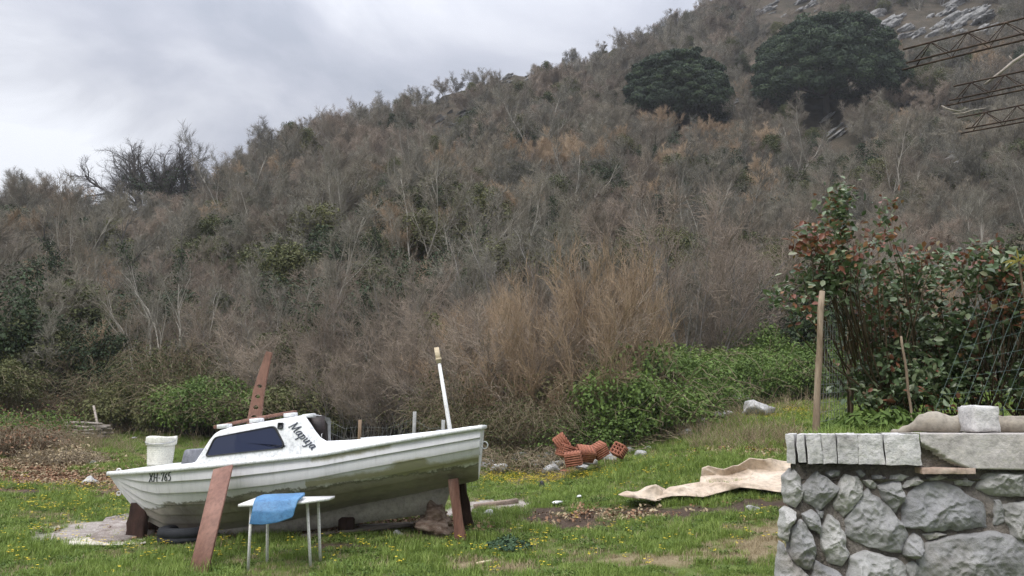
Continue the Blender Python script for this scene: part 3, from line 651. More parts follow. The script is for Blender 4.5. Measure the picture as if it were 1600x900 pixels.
oak(322, 306, 62, 0, 'small bare oak right of the ivy covered one on the ridge', 38, 3, .6)

# ------------------------------------------------------------------ the boat, lying bow left, stern right
BY = 10.75
M['paint'] = None
def boat_paint(name, local):
    """white topside paint over grey-green stained bare hull, split along a wavy waterline"""
    m_, t, b = new_mat(name, .42, .4)
    c_ = t.nodes.new('ShaderNodeTexCoord'); sp = t.nodes.new('ShaderNodeSeparateXYZ'); t.links.new(c_.outputs['Object'], sp.inputs[0])
    stain = nnoise(t, 2.2, 8, .65, stretch=(1, 1, 1)); fine = nnoise(t, 14, 6, .65); streak = nnoise(t, 5, 6, .7, stretch=(3.2, 1, .35))
    white = ramp(t, streak, [(.25, (.57, .56, .57)), (.42, (.71, .70, .725)), (.7, (.775, .765, .79))])
    grime = ramp(t, stain, [(.3, (.20, .175, .156)), (.45, (.32, .283, .256)), (.58, (.42, .376, .342)), (.72, (.27, .236, .207))])
    grime = mixc(t, ramp(t, fine, [(.55, (0, 0, 0)), (.75, (.8, .8, .8))]), grime, (.42, .41, .37))
    edge = attr_fac(t, 'stain'); n2 = nnoise(t, 7, 7, .7)
    f = math_node(t, 'MULTIPLY_ADD', math_node(t, 'SUBTRACT', n2, .5), .22, edge)
    sc_l = math_node(t, 'SUBTRACT', 1.0, math_node(t, 'MULTIPLY', math_node(t, 'ABSOLUTE', math_node(t, 'SUBTRACT', f, .012)), 45)); sc_l.node.use_clamp = True
    f = math_node(t, 'MULTIPLY_ADD', f, 40, .5); f.node.use_clamp = True
    buff = mixc(t, stain, (.45, .42, .30), (.35, .325, .22)); f2 = attr_fac(t, 'buff')
    f2 = math_node(t, 'MULTIPLY_ADD', math_node(t, 'SUBTRACT', n2, .5), .12, f2); f2 = math_node(t, 'MULTIPLY_ADD', f2, 22, .5); f2.node.use_clamp = True
    c = mixc(t, f2, white, buff); c = mixc(t, f, c, grime); c = mixc(t, math_node(t, 'MULTIPLY', sc_l, .75), c, (.15, .15, .12))
    chip = ramp(t, nnoise(t, 9, 8, .75, stretch=(.7, 1, 1.6)), [(.665, (0, 0, 0)), (.70, (.75, .75, .75))]); c = mixc(t, chip, c, (.40, .40, .36))
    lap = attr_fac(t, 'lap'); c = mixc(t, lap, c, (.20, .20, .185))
    t.links.new(c, b.inputs['Base Color']); bump(t, b, nnoise(t, 30, 5, .6), .15, .01)
    return m_
XS = [-5.45, -5.2, -4.8, -4.3, -3.5, -2.4, -1.5, -.8, -.40]
def h_b(x): return np.interp(x, XS, [.015, .21, .43, .63, .82, .90, .87, .77, .69])
def h_zs(x): return np.interp(x, [-5.45, -4.5, -3.5, -2.38, -1.59, -.8, -.40], [.955, 1.03, 1.12, 1.24, 1.38, 1.51, 1.575])
def h_zr(x): return np.interp(x, [-5.45, -5.28, -5.10, -4.87, -4.62, -3.9, -3.0, -2.2, -1.2, -.40], [.945, .74, .547, .35, .22, .22, .34, .53, .72, .885])
def h_k(x): return np.interp(x, [-5.45, -4.8, -4.0, -3.0, -1.5, -.4], [1.15, 1.35, 1.9, 2.6, 2.9, 2.6])
LAPS = [.18, .36, .55, .72, .88]
def hull_pt(x, t, side=-1, out=0.0):
    b, zs, zr, k = h_b(x), h_zs(x), h_zr(x), h_k(x)
    v = .02 + (b - .02) * (1 - np.clip(t, 0, 1) ** k); zz_ = zs + (zr - zs) * t
    lap = 0
    for a in LAPS: lap = lap + np.where(t > a, -.016, 0.0)
    prev = np.zeros_like(t) if hasattr(t, 'shape') else 0.0
    q = np.concatenate(([0], LAPS, [1])); i = np.clip(np.searchsorted(q, t, side='right') - 1, 0, len(q) - 2)
    f = (t - q[i]) / (q[i + 1] - q[i]); step = .022 * np.minimum(1, b / .35)
    return x, side * (v + step * (f - .5) + out), zz_
STX, STZ = [], []
for px, py in ((216, 796), (260, 786), (320, 781), (357, 773), (400, 768), (430, 764), (477, 761), (540, 752), (625, 741), (677, 734), (747, 722)):
    x = at(px, py, 10.2).x; q = at(px, py, BY - .93 * float(np.interp(x, XS, [.015, .21, .43, .63, .82, .90, .87, .77, .69]))); STX.append(q.x); STZ.append(q.z)
def stain_line(x):   # height of the paint's lower edge
    return np.interp(x, STX, STZ)
boat = empty('boat', (-2.9, BY, .1), 'weathered white clinker motorboat with cabin and name lettering, shored up on the grass', 'boat')
PAINT = boat_paint('boat_paint', None)
xs = np.concatenate([np.linspace(-5.45, -4.3, 22)[:-1], np.linspace(-4.3, -.40, 44)])
ts = np.unique(np.concatenate([np.linspace(0, 1, 60)] + [[a - .0005, a + .012] for a in LAPS]))
def shell(side):
    T = ts; V = []; st_, bf, lp = [], [], []
    for x in xs:
        X, Yv, Z = hull_pt(x, T, side)
        for j in range(len(T)):
            xr = x + (T[j] * -.05 if x > -.42 else 0)
            V.append((xr, BY + Yv[j], Z[j])); d_ = stain_line(x) - Z[j]
            st_.append(d_ * 1.0 - .02)
            px = x
            pb = min(.045 - abs(Z[j] - (stain_line(x) + .03)) if px > -2.6 else -1, .3)
            patch = min(.20 - abs(x + 1.30), .13 - abs(Z[j] - (stain_line(x) + .04)), .1) if True else -1
            top = min(.03 - abs(Z[j] - (h_zs(x) - .035)), .5 - abs(x + 2.0), .05)
            bf.append(max(pb, patch * 1.5, top))
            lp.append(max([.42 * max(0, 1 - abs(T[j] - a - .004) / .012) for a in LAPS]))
    n = len(T); F = []
    for i in range(len(xs) - 1):
        for j in range(n - 1):
            q = (i * n + j, i * n + j + 1, (i + 1) * n + j + 1, (i + 1) * n + j)
            F.append(q if side < 0 else q[::-1])
    return V, F, st_, bf, lp
mb = MB(); A = []
for side in (-1, 1):
    V, F, a, b, c_ = shell(side); mb.add(V, F); A.append((a, b, c_))
# inner skin so that the open cockpit has a lining, closed along the sheer
hull = mb.build('hull', PAINT, boat)
for i, nm in enumerate(('stain', 'buff', 'lap')):
    at_ = hull.data.attributes.new(nm, 'FLOAT', 'POINT'); at_.data.foreach_set('value', np.array(A[0][i] + A[1][i], np.float32))
white_old = surf('old_white', [(.3, (.60, .615, .61)), (.5, (.70, .71, .71)), (.75, (.755, .765, .775))], 5, .5, .4, .15, .004)
grey_grp = surf('stained_gelcoat', [(.3, (.17, .17, .145)), (.5, (.245, .24, .205)), (.7, (.30, .295, .255))], 4, .6, .3, .3, .01)
mb = MB(); T = np.linspace(0, 1, 30)      # transom
X, Yv, Z = hull_pt(-.40, T, -1)
V = [(-.40 - .05 * t, BY + y, z) for t, y, z in zip(T, Yv, Z)] + [(-.40 - .05 * t, BY - y, z) for t, y, z in zip(T, Yv, Z)]
mb.add(V, [(i, i + 30, i + 31, i + 1) for i in range(29)])
beam(mb, (-.40, BY - .70, 1.585), (-.40, BY + .70, 1.585), .07, .05, (0, 0, 1))
mb.build('transom', white_old, boat)
# keel and deep skeg
mb = MB(); kx = np.array([-4.66, -4.3, -3.9, -3.4, -2.9, -2.45, -1.9, -1.4, -1.0, -.93]); kb = np.array([.20, .135, .14, .17, .21, .26, .34, .40, .455, .465])
ktop = np.array([h_zr(x) + .05 for x in kx]); ktop[-2] = h_zr(-.86) + .03; ktop[-1] = h_zr(-.8) + .02
n = len(kx); V = []
for i in range(n):
    xt = kx[i] + (.13 if i == n - 1 else 0); hw = .045
    V += [(kx[i], BY - hw, kb[i]), (kx[i], BY + hw, kb[i]), (xt, BY + hw * .9, ktop[i]), (xt, BY - hw * .9, ktop[i])]
F = [(i * 4 + k, i * 4 + (k + 1) % 4, i * 4 + 4 + (k + 1) % 4, i * 4 + 4 + k) for i in range(n - 1) for k in range(4)] + [(3, 2, 1, 0), (4 * n - 4, 4 * n - 3, 4 * n - 2, 4 * n - 1)]
keelm = surf('bare_keel', [(.3, (.20, .18, .16)), (.42, (.32, .29, .26)), (.6, (.40, .365, .33)), (.7, (.25, .225, .195))], 3, .7, .25, .35, .01)
mb.add(V, F); mb.build('keel', keelm, boat)
# gunwale: a white rubbing strip each side
mb = MB()
for sd_ in (-1, 1):
    px_ = [(x, BY + sd_ * (h_b(x) + .012), h_zs(x) + .008) for x in np.linspace(-5.47, -.38, 40)]
    V, F = [], []
    for x, y, z in px_:
        for dy, dz in ((.018, -.03), (.024, .0), (.012, .026), (-.05, .028), (-.05, -.03)): V.append((x, y + sd_ * dy, z + dz))
    for i in range(39):
        for k in range(5):
            q = (i * 5 + k, i * 5 + (k + 1) % 5, i * 5 + 5 + (k + 1) % 5, i * 5 + 5 + k); F.append(q if sd_ > 0 else q[::-1])
    F += [tuple(range(5)), tuple(195 + k for k in range(5))]; mb.add(V, F)
mb.build('gunwale', white_old, boat)
# foredeck and side decks
mb = MB(); V, F = [], []; xd = np.linspace(-5.43, -3.6, 20)
for x in xd:
    b = h_b(x)
    for k in range(7):
        u = -1 + k / 3; V.append((x, BY + u * b, h_zs(x) + .018 + .06 * (1 - u * u) * min(1, b / .5)))
for i in range(19):
    for k in range(6): F.append((i * 7 + k, (i + 1) * 7 + k, (i + 1) * 7 + k + 1, i * 7 + k + 1))
mb.add(V, F); mb.build('foredeck', white_old, boat, True)
# cabin: side profile lofted across with rounded roof edges
CABX = [-4.10, -4.04, -3.97, -3.90, -3.84, -3.76, -3.66, -3.35, -3.0, -2.82, -2.72, -2.66, -2.58, -2.50, -2.42, -2.34]
CABZ = [1.105, 1.21, 1.33, 1.45, 1.53, 1.58, 1.605, 1.655, 1.71, 1.74, 1.755, 1.74, 1.65, 1.545, 1.455, 1.41]
def cab_top(x): return float(np.interp(x, CABX, CABZ))
def cab_side(x, z, sd_=-1):     # outer face of the cabin side
    h = max(z - float(h_zs(x)), 0); return BY + sd_ * (float(h_b(x)) - .035 - .16 * h)
mb = MB(); V, F = [], []
cx = np.unique(np.concatenate([np.linspace(-4.10, -2.66, 40), CABX[:12]])); nprof = 17
for x in cx:
    zt = cab_top(x); zb = float(h_zs(x)) - .01; hgt = max(zt - zb, .012)
    zsd = zb + max(hgt - .10, hgt * .45); pr = []
    for sd_ in (-1, 1):
        l_ = [(cab_side(x, zb, sd_), zb), (cab_side(x, (zb + zsd) / 2, sd_), (zb + zsd) / 2), (cab_side(x, zsd, sd_), zsd)]
        ye = cab_side(x, zsd, sd_)
        for a in (.3, .6, .85, 1.0):
            th_ = a * math.pi / 2; l_.append((ye - sd_ * .10 * (1 - math.cos(th_)), zsd + (zt - .028 - zsd) * math.sin(th_)))
        yl = l_[-1][0]; l_.append((BY + (yl - BY) * .5, zt - .008))
        pr.append(l_)
    row = pr[0] + [(BY, zt)] + pr[1][::-1]
    V += [(x, y, z) for y, z in row]
m_ = 17
for i in range(len(cx) - 1):
    for k in range(m_ - 1): F.append((i * m_ + k, (i + 1) * m_ + k, (i + 1) * m_ + k + 1, i * m_ + k + 1))
mb.add(V, F); roof_white = surf('cabin_white', [(.3, (.70, .71, .72)), (.6, (.77, .78, .79)), (.8, (.74, .75, .75))], 3, .35, .5, .08, .004)
cabin = mb.build('cabin', roof_white, boat, True)
# wings behind the cabin sweeping down into the cockpit coaming, both sides
for sd_ in (-1, 1):
    mb = MB(); V, F = [], []; wx = np.concatenate([np.array(CABX[11:]), np.linspace(-2.25, -.52, 14)])
    for x in wx:
        zt = cab_top(x) if x <= -2.34 else float(np.interp(x, [-2.34, -2.0, -.8, -.52], [1.41, 1.425, 1.553, 1.595]))
        if sd_ > 0: zt = min(zt, 1.36) if x < -1.8 else zt - .03
        zb = float(h_zs(x)) - .01
        for z, o_ in ((zb, 0), (zt - .012, 0), (zt, .012), (zt, .035), (zt - .012, .047), (zb - .3, .047)):
            V.append((x, cab_side(x, z, sd_) - sd_ * o_, z))
    for i in range(len(wx) - 1):
        for k in range(5):
            q = (i * 6 + k, (i + 1) * 6 + k, (i + 1) * 6 + k + 1, i * 6 + k + 1); F.append(q if sd_ < 0 else q[::-1])
    F.append(tuple(range(6))); F.append(tuple((len(wx) - 1) * 6 + k for k in range(6))); mb.add(V, F)
    mb.build('coaming', roof_white, boat)
mb = MB(); V = []; F = []; fx = np.linspace(-2.7, -.42, 12)      # cockpit sole and lining
for x in fx:
    b = h_b(x) - .07; z = .95 + (x + 2.7) * .12
    V += [(x, BY - b, h_zs(x)), (x, BY - b * .8, z), (x, BY + b * .8, z), (x, BY + b, h_zs(x))]
F = [(i * 4 + k, i * 4 + 4 + k, i * 4 + 5 + k, i * 4 + 1 + k) for i in range(11) for k in range(3)]
mb.add(V, F); mb.build('cockpit_sole', grey_grp, boat)
mb = MB(); zt = 1.70; V = [(-2.70, BY + y, z) for y, z in ((-.74, 1.2), (.74, 1.2), (.62, 1.62), (.4, zt), (-.4, zt), (-.62, 1.62))]
mb.add(V + [(x + .03, y, z) for x, y, z in V], [(0, 1, 2, 3, 4, 5), (11, 10, 9, 8, 7, 6)] + [(k, (k + 1) % 6 + 0, (k + 1) % 6 + 6, k + 6) for k in range(6)])
dark_wood = surf('dark_stained_wood', [(.3, (.018, .014, .014)), (.6, (.035, .024, .023)), (.8, (.06, .04, .035))], 6, .5, .4, .3, .01, (1, 1, 6))
mb.build('bulkhead', dark_wood, boat)
a, b, c_, d_ = at(478, 655, 10.35), at(506, 649, 10.35), at(510, 692, 10.35), at(482, 692, 10.35)
mb = MB(); hexa(mb, [d_, c_, c_ + Vector((0, .03, 0)), d_ + Vector((0, .03, 0)), a, b, b + Vector((0, .03, 0)), a + Vector((0, .03, 0))])
door = mb.build('door', dark_wood, boat)
chrome = surf('dull_metal', [(.3, (.35, .35, .35)), (.7, (.6, .6, .6))], 8, .4, .5, .1, .002, metal=.8)
p = at(503, 683, 10.33); mb = MB(); path(mb, [p + Vector((0, .02, .045)), p + Vector((0, -.025, .04)), p + Vector((0, -.025, -.04)), p + Vector((0, .02, -.045))], .008, 6); mb.build('handle', chrome, door)
# windows: rounded dark panes in rubber frames on both cabin sides
glass, t_, b_ = new_mat('tinted_pane', .08, .6); b_.inputs['Base Color'].default_value = (.010, .017, .050, 1); b_.inputs['Coat Weight'].default_value = .15
rubber, t_, b_ = new_mat('black_rubber', .55, .4); b_.inputs['Base Color'].default_value = (.02, .021, .024, 1)
def round_poly(P, r, k=5):
    o_ = []; n = len(P)
    for i in range(n):
        p0, p1, p2 = Vector(P[i - 1]), Vector(P[i]), Vector(P[(i + 1) % n]); a = p1 + (p0 - p1).normalized() * r; b = p1 + (p2 - p1).normalized() * r
        for j in range(k + 1):
            t = j / k; o_.append(a * (1 - t) ** 2 + p1 * 2 * t * (1 - t) + b * t * t)
    return o_
WIN = []
for px, py in ((316.5, 714.5), (331, 683), (431, 664.5), (449, 696), (444, 700.5)):
    q = at(px, py, 10.02); WIN.append((q.x, q.z))
def on_side(x, z, sd_, o_): return (x, cab_side(x, z, sd_) + sd_ * o_, z)
for sd_ in (-1, 1):
    o0_ = round_poly(WIN, .055); out_ = []
    for i_ in range(len(o0_)):
        a_, b_ = o0_[i_], o0_[(i_ + 1) % len(o0_)]; m_ = max(1, int((b_ - a_).length / .03)); out_ += [a_.lerp(b_, k_ / m_) for k_ in range(m_)]
    cen = sum((Vector(q) for q in out_), Vector((0, 0))) / len(out_); n = len(out_)
    def ring(k, o_): return [on_side(cen.x + (q.x - cen.x) * k, cen.y + (q.y - cen.y) * (k if k > .99 else 1 - (1 - k) * 1.9), sd_, o_) for q in out_]
    mb = MB(); V = ring(1, -.004) + ring(.995, .014) + ring(.955, .014) + ring(.945, .002)
    mb.add(V, [(r_ * n + k, r_ * n + (k + 1) % n, r_ * n + n + (k + 1) % n, r_ * n + n + k) for r_ in range(3) for k in range(n)])
    wf = mb.build('window', rubber, boat)
    mb = MB(); V = []
    for k in range(8):
        s_ = .95 * (1 - k / 8); V += [on_side(cen.x + (q.x - cen.x) * s_, cen.y + (q.y - cen.y) * (s_ if k else .91), sd_, .006) for q in out_]
    V.append(on_side(cen.x, cen.y, sd_, .006)); mb.add(V, [(r_ * n + k, r_ * n + (k + 1) % n, r_ * n + n + (k + 1) % n, r_ * n + n + k) for r_ in range(7) for k in range(n)] + [(7 * n + k, 7 * n + (k + 1) % n, 8 * n) for k in range(n)]); mb.build('pane', glass, wf)
q = at(440.5, 665, 10.05); sqv = [(q.x + dx, q.z + dz) for dx, dz in ((-.036, -.04), (-.036, .04), (.036, .04), (.036, -.04))]
o_ = round_poly(sqv, .012, 3); n = len(o_); mb = MB(); V = [on_side(p.x, p.y, -1, -.003) for p in o_] + [on_side(p.x, p.y, -1, .018) for p in o_] + [on_side(q.x + (p.x - q.x) * .7, q.z + (p.y - q.z) * .7, -1, .018) for p in o_] + [on_side(q.x + (p.x - q.x) * .65, q.z + (p.y - q.z) * .65, -1, .006) for p in o_]
mb.add(V, [(r_ * n + k, r_ * n + (k + 1) % n, r_ * n + n + (k + 1) % n, r_ * n + n + k) for r_ in range(3) for k in range(n)] + [tuple(3 * n + k for k in range(n))]); mb.build('vent', rubber, boat)
# roof pads, grey hatch before the windscreen, engine cover in the cockpit
mb = MB()
for px in (349, 399, 452, 481):
    p = at(px, 660, 10.15); z = cab_top(p.x) - .02; x = p.x; beam(mb, (x - .07, 10.2, z + .02), (x + .07, 10.2, z + .035), .16, .05, (0, 0, 1))
mb.build('roof_pad', roof_white, boat)
grey_pl = surf('grey_plastic', [(.3, (.15, .155, .175)), (.7, (.25, .255, .28))], 6, .5, .4, .2, .005)
mb = MB(); p = at(295, 727, 10.6); poly = round_poly([(p.x - .05, p.z - .02), (p.x - .01, p.z + .21), (p.x + .09, p.z + .22), (p.x + .10, p.z - .02)], .04); n = len(poly)
mb.add([(q.x, 10.45, q.y) for q in poly] + [(q.x, 11.0, q.y) for q in poly], [tuple(range(n)), tuple(range(2 * n - 1, n - 1, -1))] + [(k, k + n, (k + 1) % n + n, (k + 1) % n) for k in range(n)]); mb.build('deck_hatch', grey_pl, boat)
mb = MB(); p = at(585, 684, 10.8); beam(mb, (p.x - .14, 10.8, p.z - .02), (p.x + .14, 10.8, p.z - .0), .5, .05, (0, 0, 1)); beam(mb, (p.x, 10.8, 1.0), (p.x, 10.8, p.z - .04), .2, .3); mb.build('engine_cover', white_old, boat)
# stern pole with a wooden tip, and its thin stay
pole_m = surf('white_pole', [(.3, (.62, .62, .60)), (.7, (.78, .78, .77))], 8, .45, .4, .1, .003)
tip_m = surf('pale_wood', [(.3, (.45, .36, .24)), (.7, (.66, .56, .40))], 9, .7, .3, .3, .004, (1, 1, 8))
a, b, c_ = at(705, 682, 10.7), at(685.5, 563, 10.7), at(682, 543, 10.7)
mb = MB(); path(mb, [a + Vector((.02, 0, -.25)), a, b], [.030, .030, .024], 10); pole = mb.build('pole', pole_m, boat, True)
mb = MB(); beam(mb, b + Vector((.005, 0, -.04)), c_, .065, .05); path(mb, [b + Vector((0, 0, .0)), b + Vector((-.005, 0, .03))], .042, 8); mb.build('pole_tip', tip_m, pole)
mb = MB(); path(mb, [at(701, 684, 10.72), at(697, 630, 10.72), at(692, 603, 10.70)], [.014, .014, .010], 6); mb.build('pole_stay', chrome, boat)
mb = MB(); q = at(697, 672, 10.6); beam(mb, (q.x - .05, 10.25, q.z - .02), (q.x - .05, 11.1, q.z - .02), .10, .05, (0, 0, 1)); mb.build('thwart', grey_pl, boat)
# eye bolts: bow, stem and transom
mb = MB()
def eye(c, r, ax):
    pts = []
    for k in range(13):
        a = k / 12 * 6.283; pts.append(Vector(c) + (Vector((math.cos(a) * r, 0, math.sin(a) * r)) if ax == 'y' else Vector((0, math.cos(a) * r, math.sin(a) * r))))
    path(mb, pts, .009, 6, caps=False)
eye((-.36, BY - .45, 1.35), .045, 'y'); mb.build('stern_ring', pole_m, boat, True)
mb = MB(); eye((-5.33, BY, 1.0), .028, 'y'); mb.build('bow_ring', pole_m, boat, True)
mb = MB(); q = at(187, 771, BY); eye((q.x - .01, BY, q.z), .026, 'y'); mb.build('stem_ring', pole_m, boat, True)
# lettering. Thick-and-thin strokes; each glyph a list of polylines in a unit box
ink, t_, b_ = new_mat('navy_ink', .5, .3); b_.inputs['Base Color'].default_value = (.045, .05, .085, 1)
ink2, t_, b_ = new_mat('black_ink', .5, .3); b_.inputs['Base Color'].default_value = (.03, .035, .035, 1)
G = {'M': ([[(0, 0), (.06, .02), (.22, 1)], [(.02, .0), (.14, .03)], [(.22, 1), (.42, .08)], [(.42, .08), (.82, 1)], [(.82, 1), (.78, .1), (.86, 0), (.94, .08)], [(.10, .92), (.2, 1), (.24, .98)]], 1.0),
     'a': ([[(.42, .52), (.30, .62), (.12, .48), (.05, .2), (.14, .02), (.28, .08), (.44, .5)], [(.48, .62), (.42, .15), (.50, 0), (.60, .12)]], .62),
     'p': ([[(.02, .5), (.12, .62), (.16, .5), (.02, -.38)], [(-.06, -.38), (.10, -.38)], [(.15, .45), (.3, .62), (.44, .5), (.42, .2), (.28, .0), (.12, .08)]], .58),
     'u': ([[(0, .5), (.1, .62), (.14, .5), (.08, .18), (.16, .0), (.3, .1), (.44, .6)], [(.46, .62), (.40, .15), (.48, 0), (.58, .12)]], .60),
     'j': ([[(.06, .5), (.18, .62), (.2, .5), (.1, -.2), (-.02, -.38), (-.14, -.3)], [(.22, .84), (.25, .88)]], .32),
     'X': ([[(.08, 1), (.62, 0)], [(.62, 1), (.06, 0)], [(0, 1), (.2, 1)], [(.5, 0), (.72, 0)], [(-.02, 0), (.14, 0)], [(.52, 1), (.7, 1)]], .78),
     'H': ([[(.12, 1), (.10, .1), (.02, 0)], [(.6, 1), (.6, 0)], [(-.04, .62), (.1, .5), (.6, .5)], [(0, .9), (.12, 1), (.2, .98)], [(.52, 0), (.72, 0)], [(.52, 1), (.7, 1)]], .8),
     '-': ([[(.05, .42), (.35, .42)]], .45), '7': ([[(.02, .8), (.05, 1), (.5, 1)], [(.5, 1), (.2, 0)]], .58),
     '6': ([[(.46, .95), (.2, .7), (.06, .3), (.2, .0), (.42, .1), (.46, .35), (.3, .55), (.1, .4)]], .6),
     '5': ([[(.48, 1), (.14, 1), (.08, .56)], [(.08, .56), (.3, .64), (.46, .42), (.4, .1), (.2, 0), (.02, .1)]], .58)}
def letters(text, place, h, shear, thick, sp=1.0):
    mb = MB(); x0 = 0
    for ch in text:
        strokes, adv = G[ch]
        for st in strokes:
            # smooth the polyline, then sweep a broad nib held at a slant
            pts = [Vector((x0 + p[0] + shear * p[1], p[1])) for p in st]; fine = []
            for i in range(len(pts) - 1):
                for j in range(4): fine.append(pts[i].lerp(pts[i + 1], j / 4))
            fine.append(pts[-1])
            for _ in range(2): fine = [fine[0]] + [(fine[i - 1] + fine[i] * 2 + fine[i + 1]) / 4 for i in range(1, len(fine) - 1)] + [fine[-1]]
            Va = []; n = len(fine)
            for i, p in enumerate(fine):
                d = (fine[min(i + 1, n - 1)] - fine[max(i - 1, 0)]).normalized(); nrm = Vector((-d.y, d.x)); wdt = thick * (.55 + .7 * abs(d.x * .5 - d.y * -.86 if d.y < 0 else d.y * .5 - .1) ** 1) 
                for sg in (-1, 1): q = p + nrm * sg * wdt; Va.append(q)
            top = [place(q.x * h * sp, q.y * h, .006) for q in Va]; bot = [place(q.x * h * sp, q.y * h, -.006) for q in Va]; m_ = 2 * n
            F = [(2 * i, 2 * i + 1, 2 * i + 3, 2 * i + 2) for i in range(n - 1)] + [(2 * i, 2 * i + 2, m_ + 2 * i + 2, m_ + 2 * i) for i in range(n - 1)] + [(2 * i + 1, m_ + 2 * i + 1, m_ + 2 * i + 3, 2 * i + 3) for i in range(n - 1)]
            mb.add(top + bot, F)
        x0 += adv
    return mb
o0, o1 = at(452, 667, 10.02), at(489, 701.5, 10.02); dx, dz = o1.x - o0.x, o1.z - o0.z; ln = math.hypot(dx, dz); ux, uz = dx / ln, dz / ln
def pl_name(a, b, o_):
    x = o0.x + ux * a - uz * b; z = o0.z + uz * a + ux * b; return on_side(x, z, -1, .004 + o_)
hN = ln / 3.75 / .95
letters('Mapuja', pl_name, hN, .22, .036).build('name_lettering', ink, boat)
o2, o3 = at(232, 753, 10.3), at(272, 750.5, 10.2); sl_ = (o3.z - o2.z) / (o3.x - o2.x)
def pl_reg(a, b, o_):
    x = o2.x + a; z = o2.z + a * sl_ + b; zs, zr = float(h_zs(x)), float(h_zr(x)); t = np.array([(zs - z) / (zs - zr)])
    X, Yv, Z = hull_pt(x, t, -1, .004 + o_); return (x, BY + float(Yv[0]), z)
letters('XH-765', pl_reg, .105, .08, .042, (o3.x - o2.x) / (.105 * 4.35) * 1.08).build('registration_lettering', ink2, boat)

# ------------------------------------------------------------------ things on and around the boat
red_wood = surf('red_brown_wood', [(.25, (.15, .075, .055)), (.5, (.215, .115, .085)), (.75, (.30, .175, .135))], 3, .65, .3, .35, .006, (1, 1, .35))
rust_wood = surf('weathered_red_timber', [(.25, (.10, .05, .036)), (.5, (.185, .095, .07)), (.75, (.28, .17, .13))], 4, .85, .2, .7, .012, (3, 3, .3))
black_wood = surf('blackened_timber', [(.3, (.022, .012, .010)), (.6, (.05, .026, .02)), (.8, (.085, .05, .04))], 4, .8, .2, .6, .012, (3, 3, .4))
def board(name, pts, wdts, thk, mat, label, cat, side=(0, 1, 0), group=None, bend=None):
    mb = MB(); n = len(pts); V, F = [], []
    for i in range(n):
        p = Vector(pts[i]); d = (Vector(pts[min(i + 1, n - 1)]) - Vector(pts[max(i - 1, 0)])).normalized(); s = Vector(side); s = (s - d * s.dot(d)).normalized(); u = d.cross(s); a = wdts[i] / 2; b = thk / 2; ch = thk * .15
        for x, y in ((-a + ch, -b), (a - ch, -b), (a, -b + ch), (a, b - ch), (a - ch, b), (-a + ch, b), (-a, b - ch), (-a, -b + ch)): V.append(p + u * x + s * y)
    for i in range(n - 1):
        for k in range(8): F.append((i * 8 + k, i * 8 + (k + 1) % 8, i * 8 + 8 + (k + 1) % 8, i * 8 + 8 + k))
    F += [tuple(range(7, -1, -1)), tuple((n - 1) * 8 + k for k in range(8))]
    mb.add([tuple(v) for v in V], F); return tag(mb.build(name, mat), label, cat, group)
# plank leaning on the hull side
top = at(349, 731, 9.80); bot = at(310, 890, 8.75); bot.z = tz(bot.x, bot.y) - .02
board('plank', [bot, bot.lerp(top, .5), top], [.225, .235, .25], .035, red_wood, 'wide red brown plank leaning against the boat hull from the grass', 'plank', side=(0, .95, .3))
# drilled board standing up behind the roof plank
pts = [at(px, py, 10.75) for px, py in ((396, 663), (400, 640), (405, 610), (412, 582), (421, 550))]
mb = MB(); V, F = [], []; thk = .05; hw = [.088, .085, .075, .06, .04]
def brd(t, u, s):
    f = t * (len(pts) - 1); i = min(int(f), len(pts) - 2); p = pts[i].lerp(pts[i + 1], f - i); d = (pts[min(i + 1, 4)] - pts[i]).normalized()
    wv = hw[i] + (hw[i + 1] - hw[i]) * (f - i); return p + Vector((d.z, 0, -d.x)) * (u * wv) + Vector((0, s * thk / 2, 0))
holes = [(.13, .36), (.28, .32), (.42, .27), (.56, .22)]; rowsT = sorted(set(np.round(np.concatenate([np.linspace(0, 1, 150)]), 4))); K = 22
grid = {}
def gv(i, k, s):
    if (i, k, s) not in grid: grid[(i, k, s)] = len(V); V.append(tuple(brd(rowsT[i], -1 + 2 * k / K, s)))
    return grid[(i, k, s)]
def solid(i, k):
    if not (0 <= i < len(rowsT) - 1 and 0 <= k < K): return False
    t = (rowsT[i] + rowsT[i + 1]) / 2; u = -1 + 2 * (k + .5) / K
    return not any(((t - a) * 1.12 / .030) ** 2 + (u * .07 / .030) ** 2 < 1 for a, _ in holes)
for i in range(len(rowsT) - 1):
    for k in range(K):
        if not solid(i, k): continue
        F.append((gv(i, k, -1), gv(i, k + 1, -1), gv(i + 1, k + 1, -1), gv(i + 1, k, -1))); F.append((gv(i, k, 1), gv(i + 1, k, 1), gv(i + 1, k + 1, 1), gv(i, k + 1, 1)))
        for (di, dk), e_ in (((-1, 0), ((i, k), (i, k + 1))), ((1, 0), ((i + 1, k), (i + 1, k + 1))), ((0, -1), ((i, k), (i + 1, k))), ((0, 1), ((i, k + 1), (i + 1, k + 1)))):
            if not solid(i + di, k + dk): F.append((gv(*e_[0], -1), gv(*e_[1], -1), gv(*e_[1], 1), gv(*e_[0], 1)))
mb.add(V, F); tag(mb.build('drilled_board', red_wood), 'tapered red brown board with a row of holes standing up from the cabin roof', 'board')
a, b = at(337, 667.5, 10.5), at(462, 643.5, 10.5)
board('plank', [a, a.lerp(b, .5) + Vector((0, 0, .01)), b], [.16, .16, .15], .04, red_wood, 'long weathered brown plank lying flat along the cabin roof', 'plank', side=(0, 0, 1))
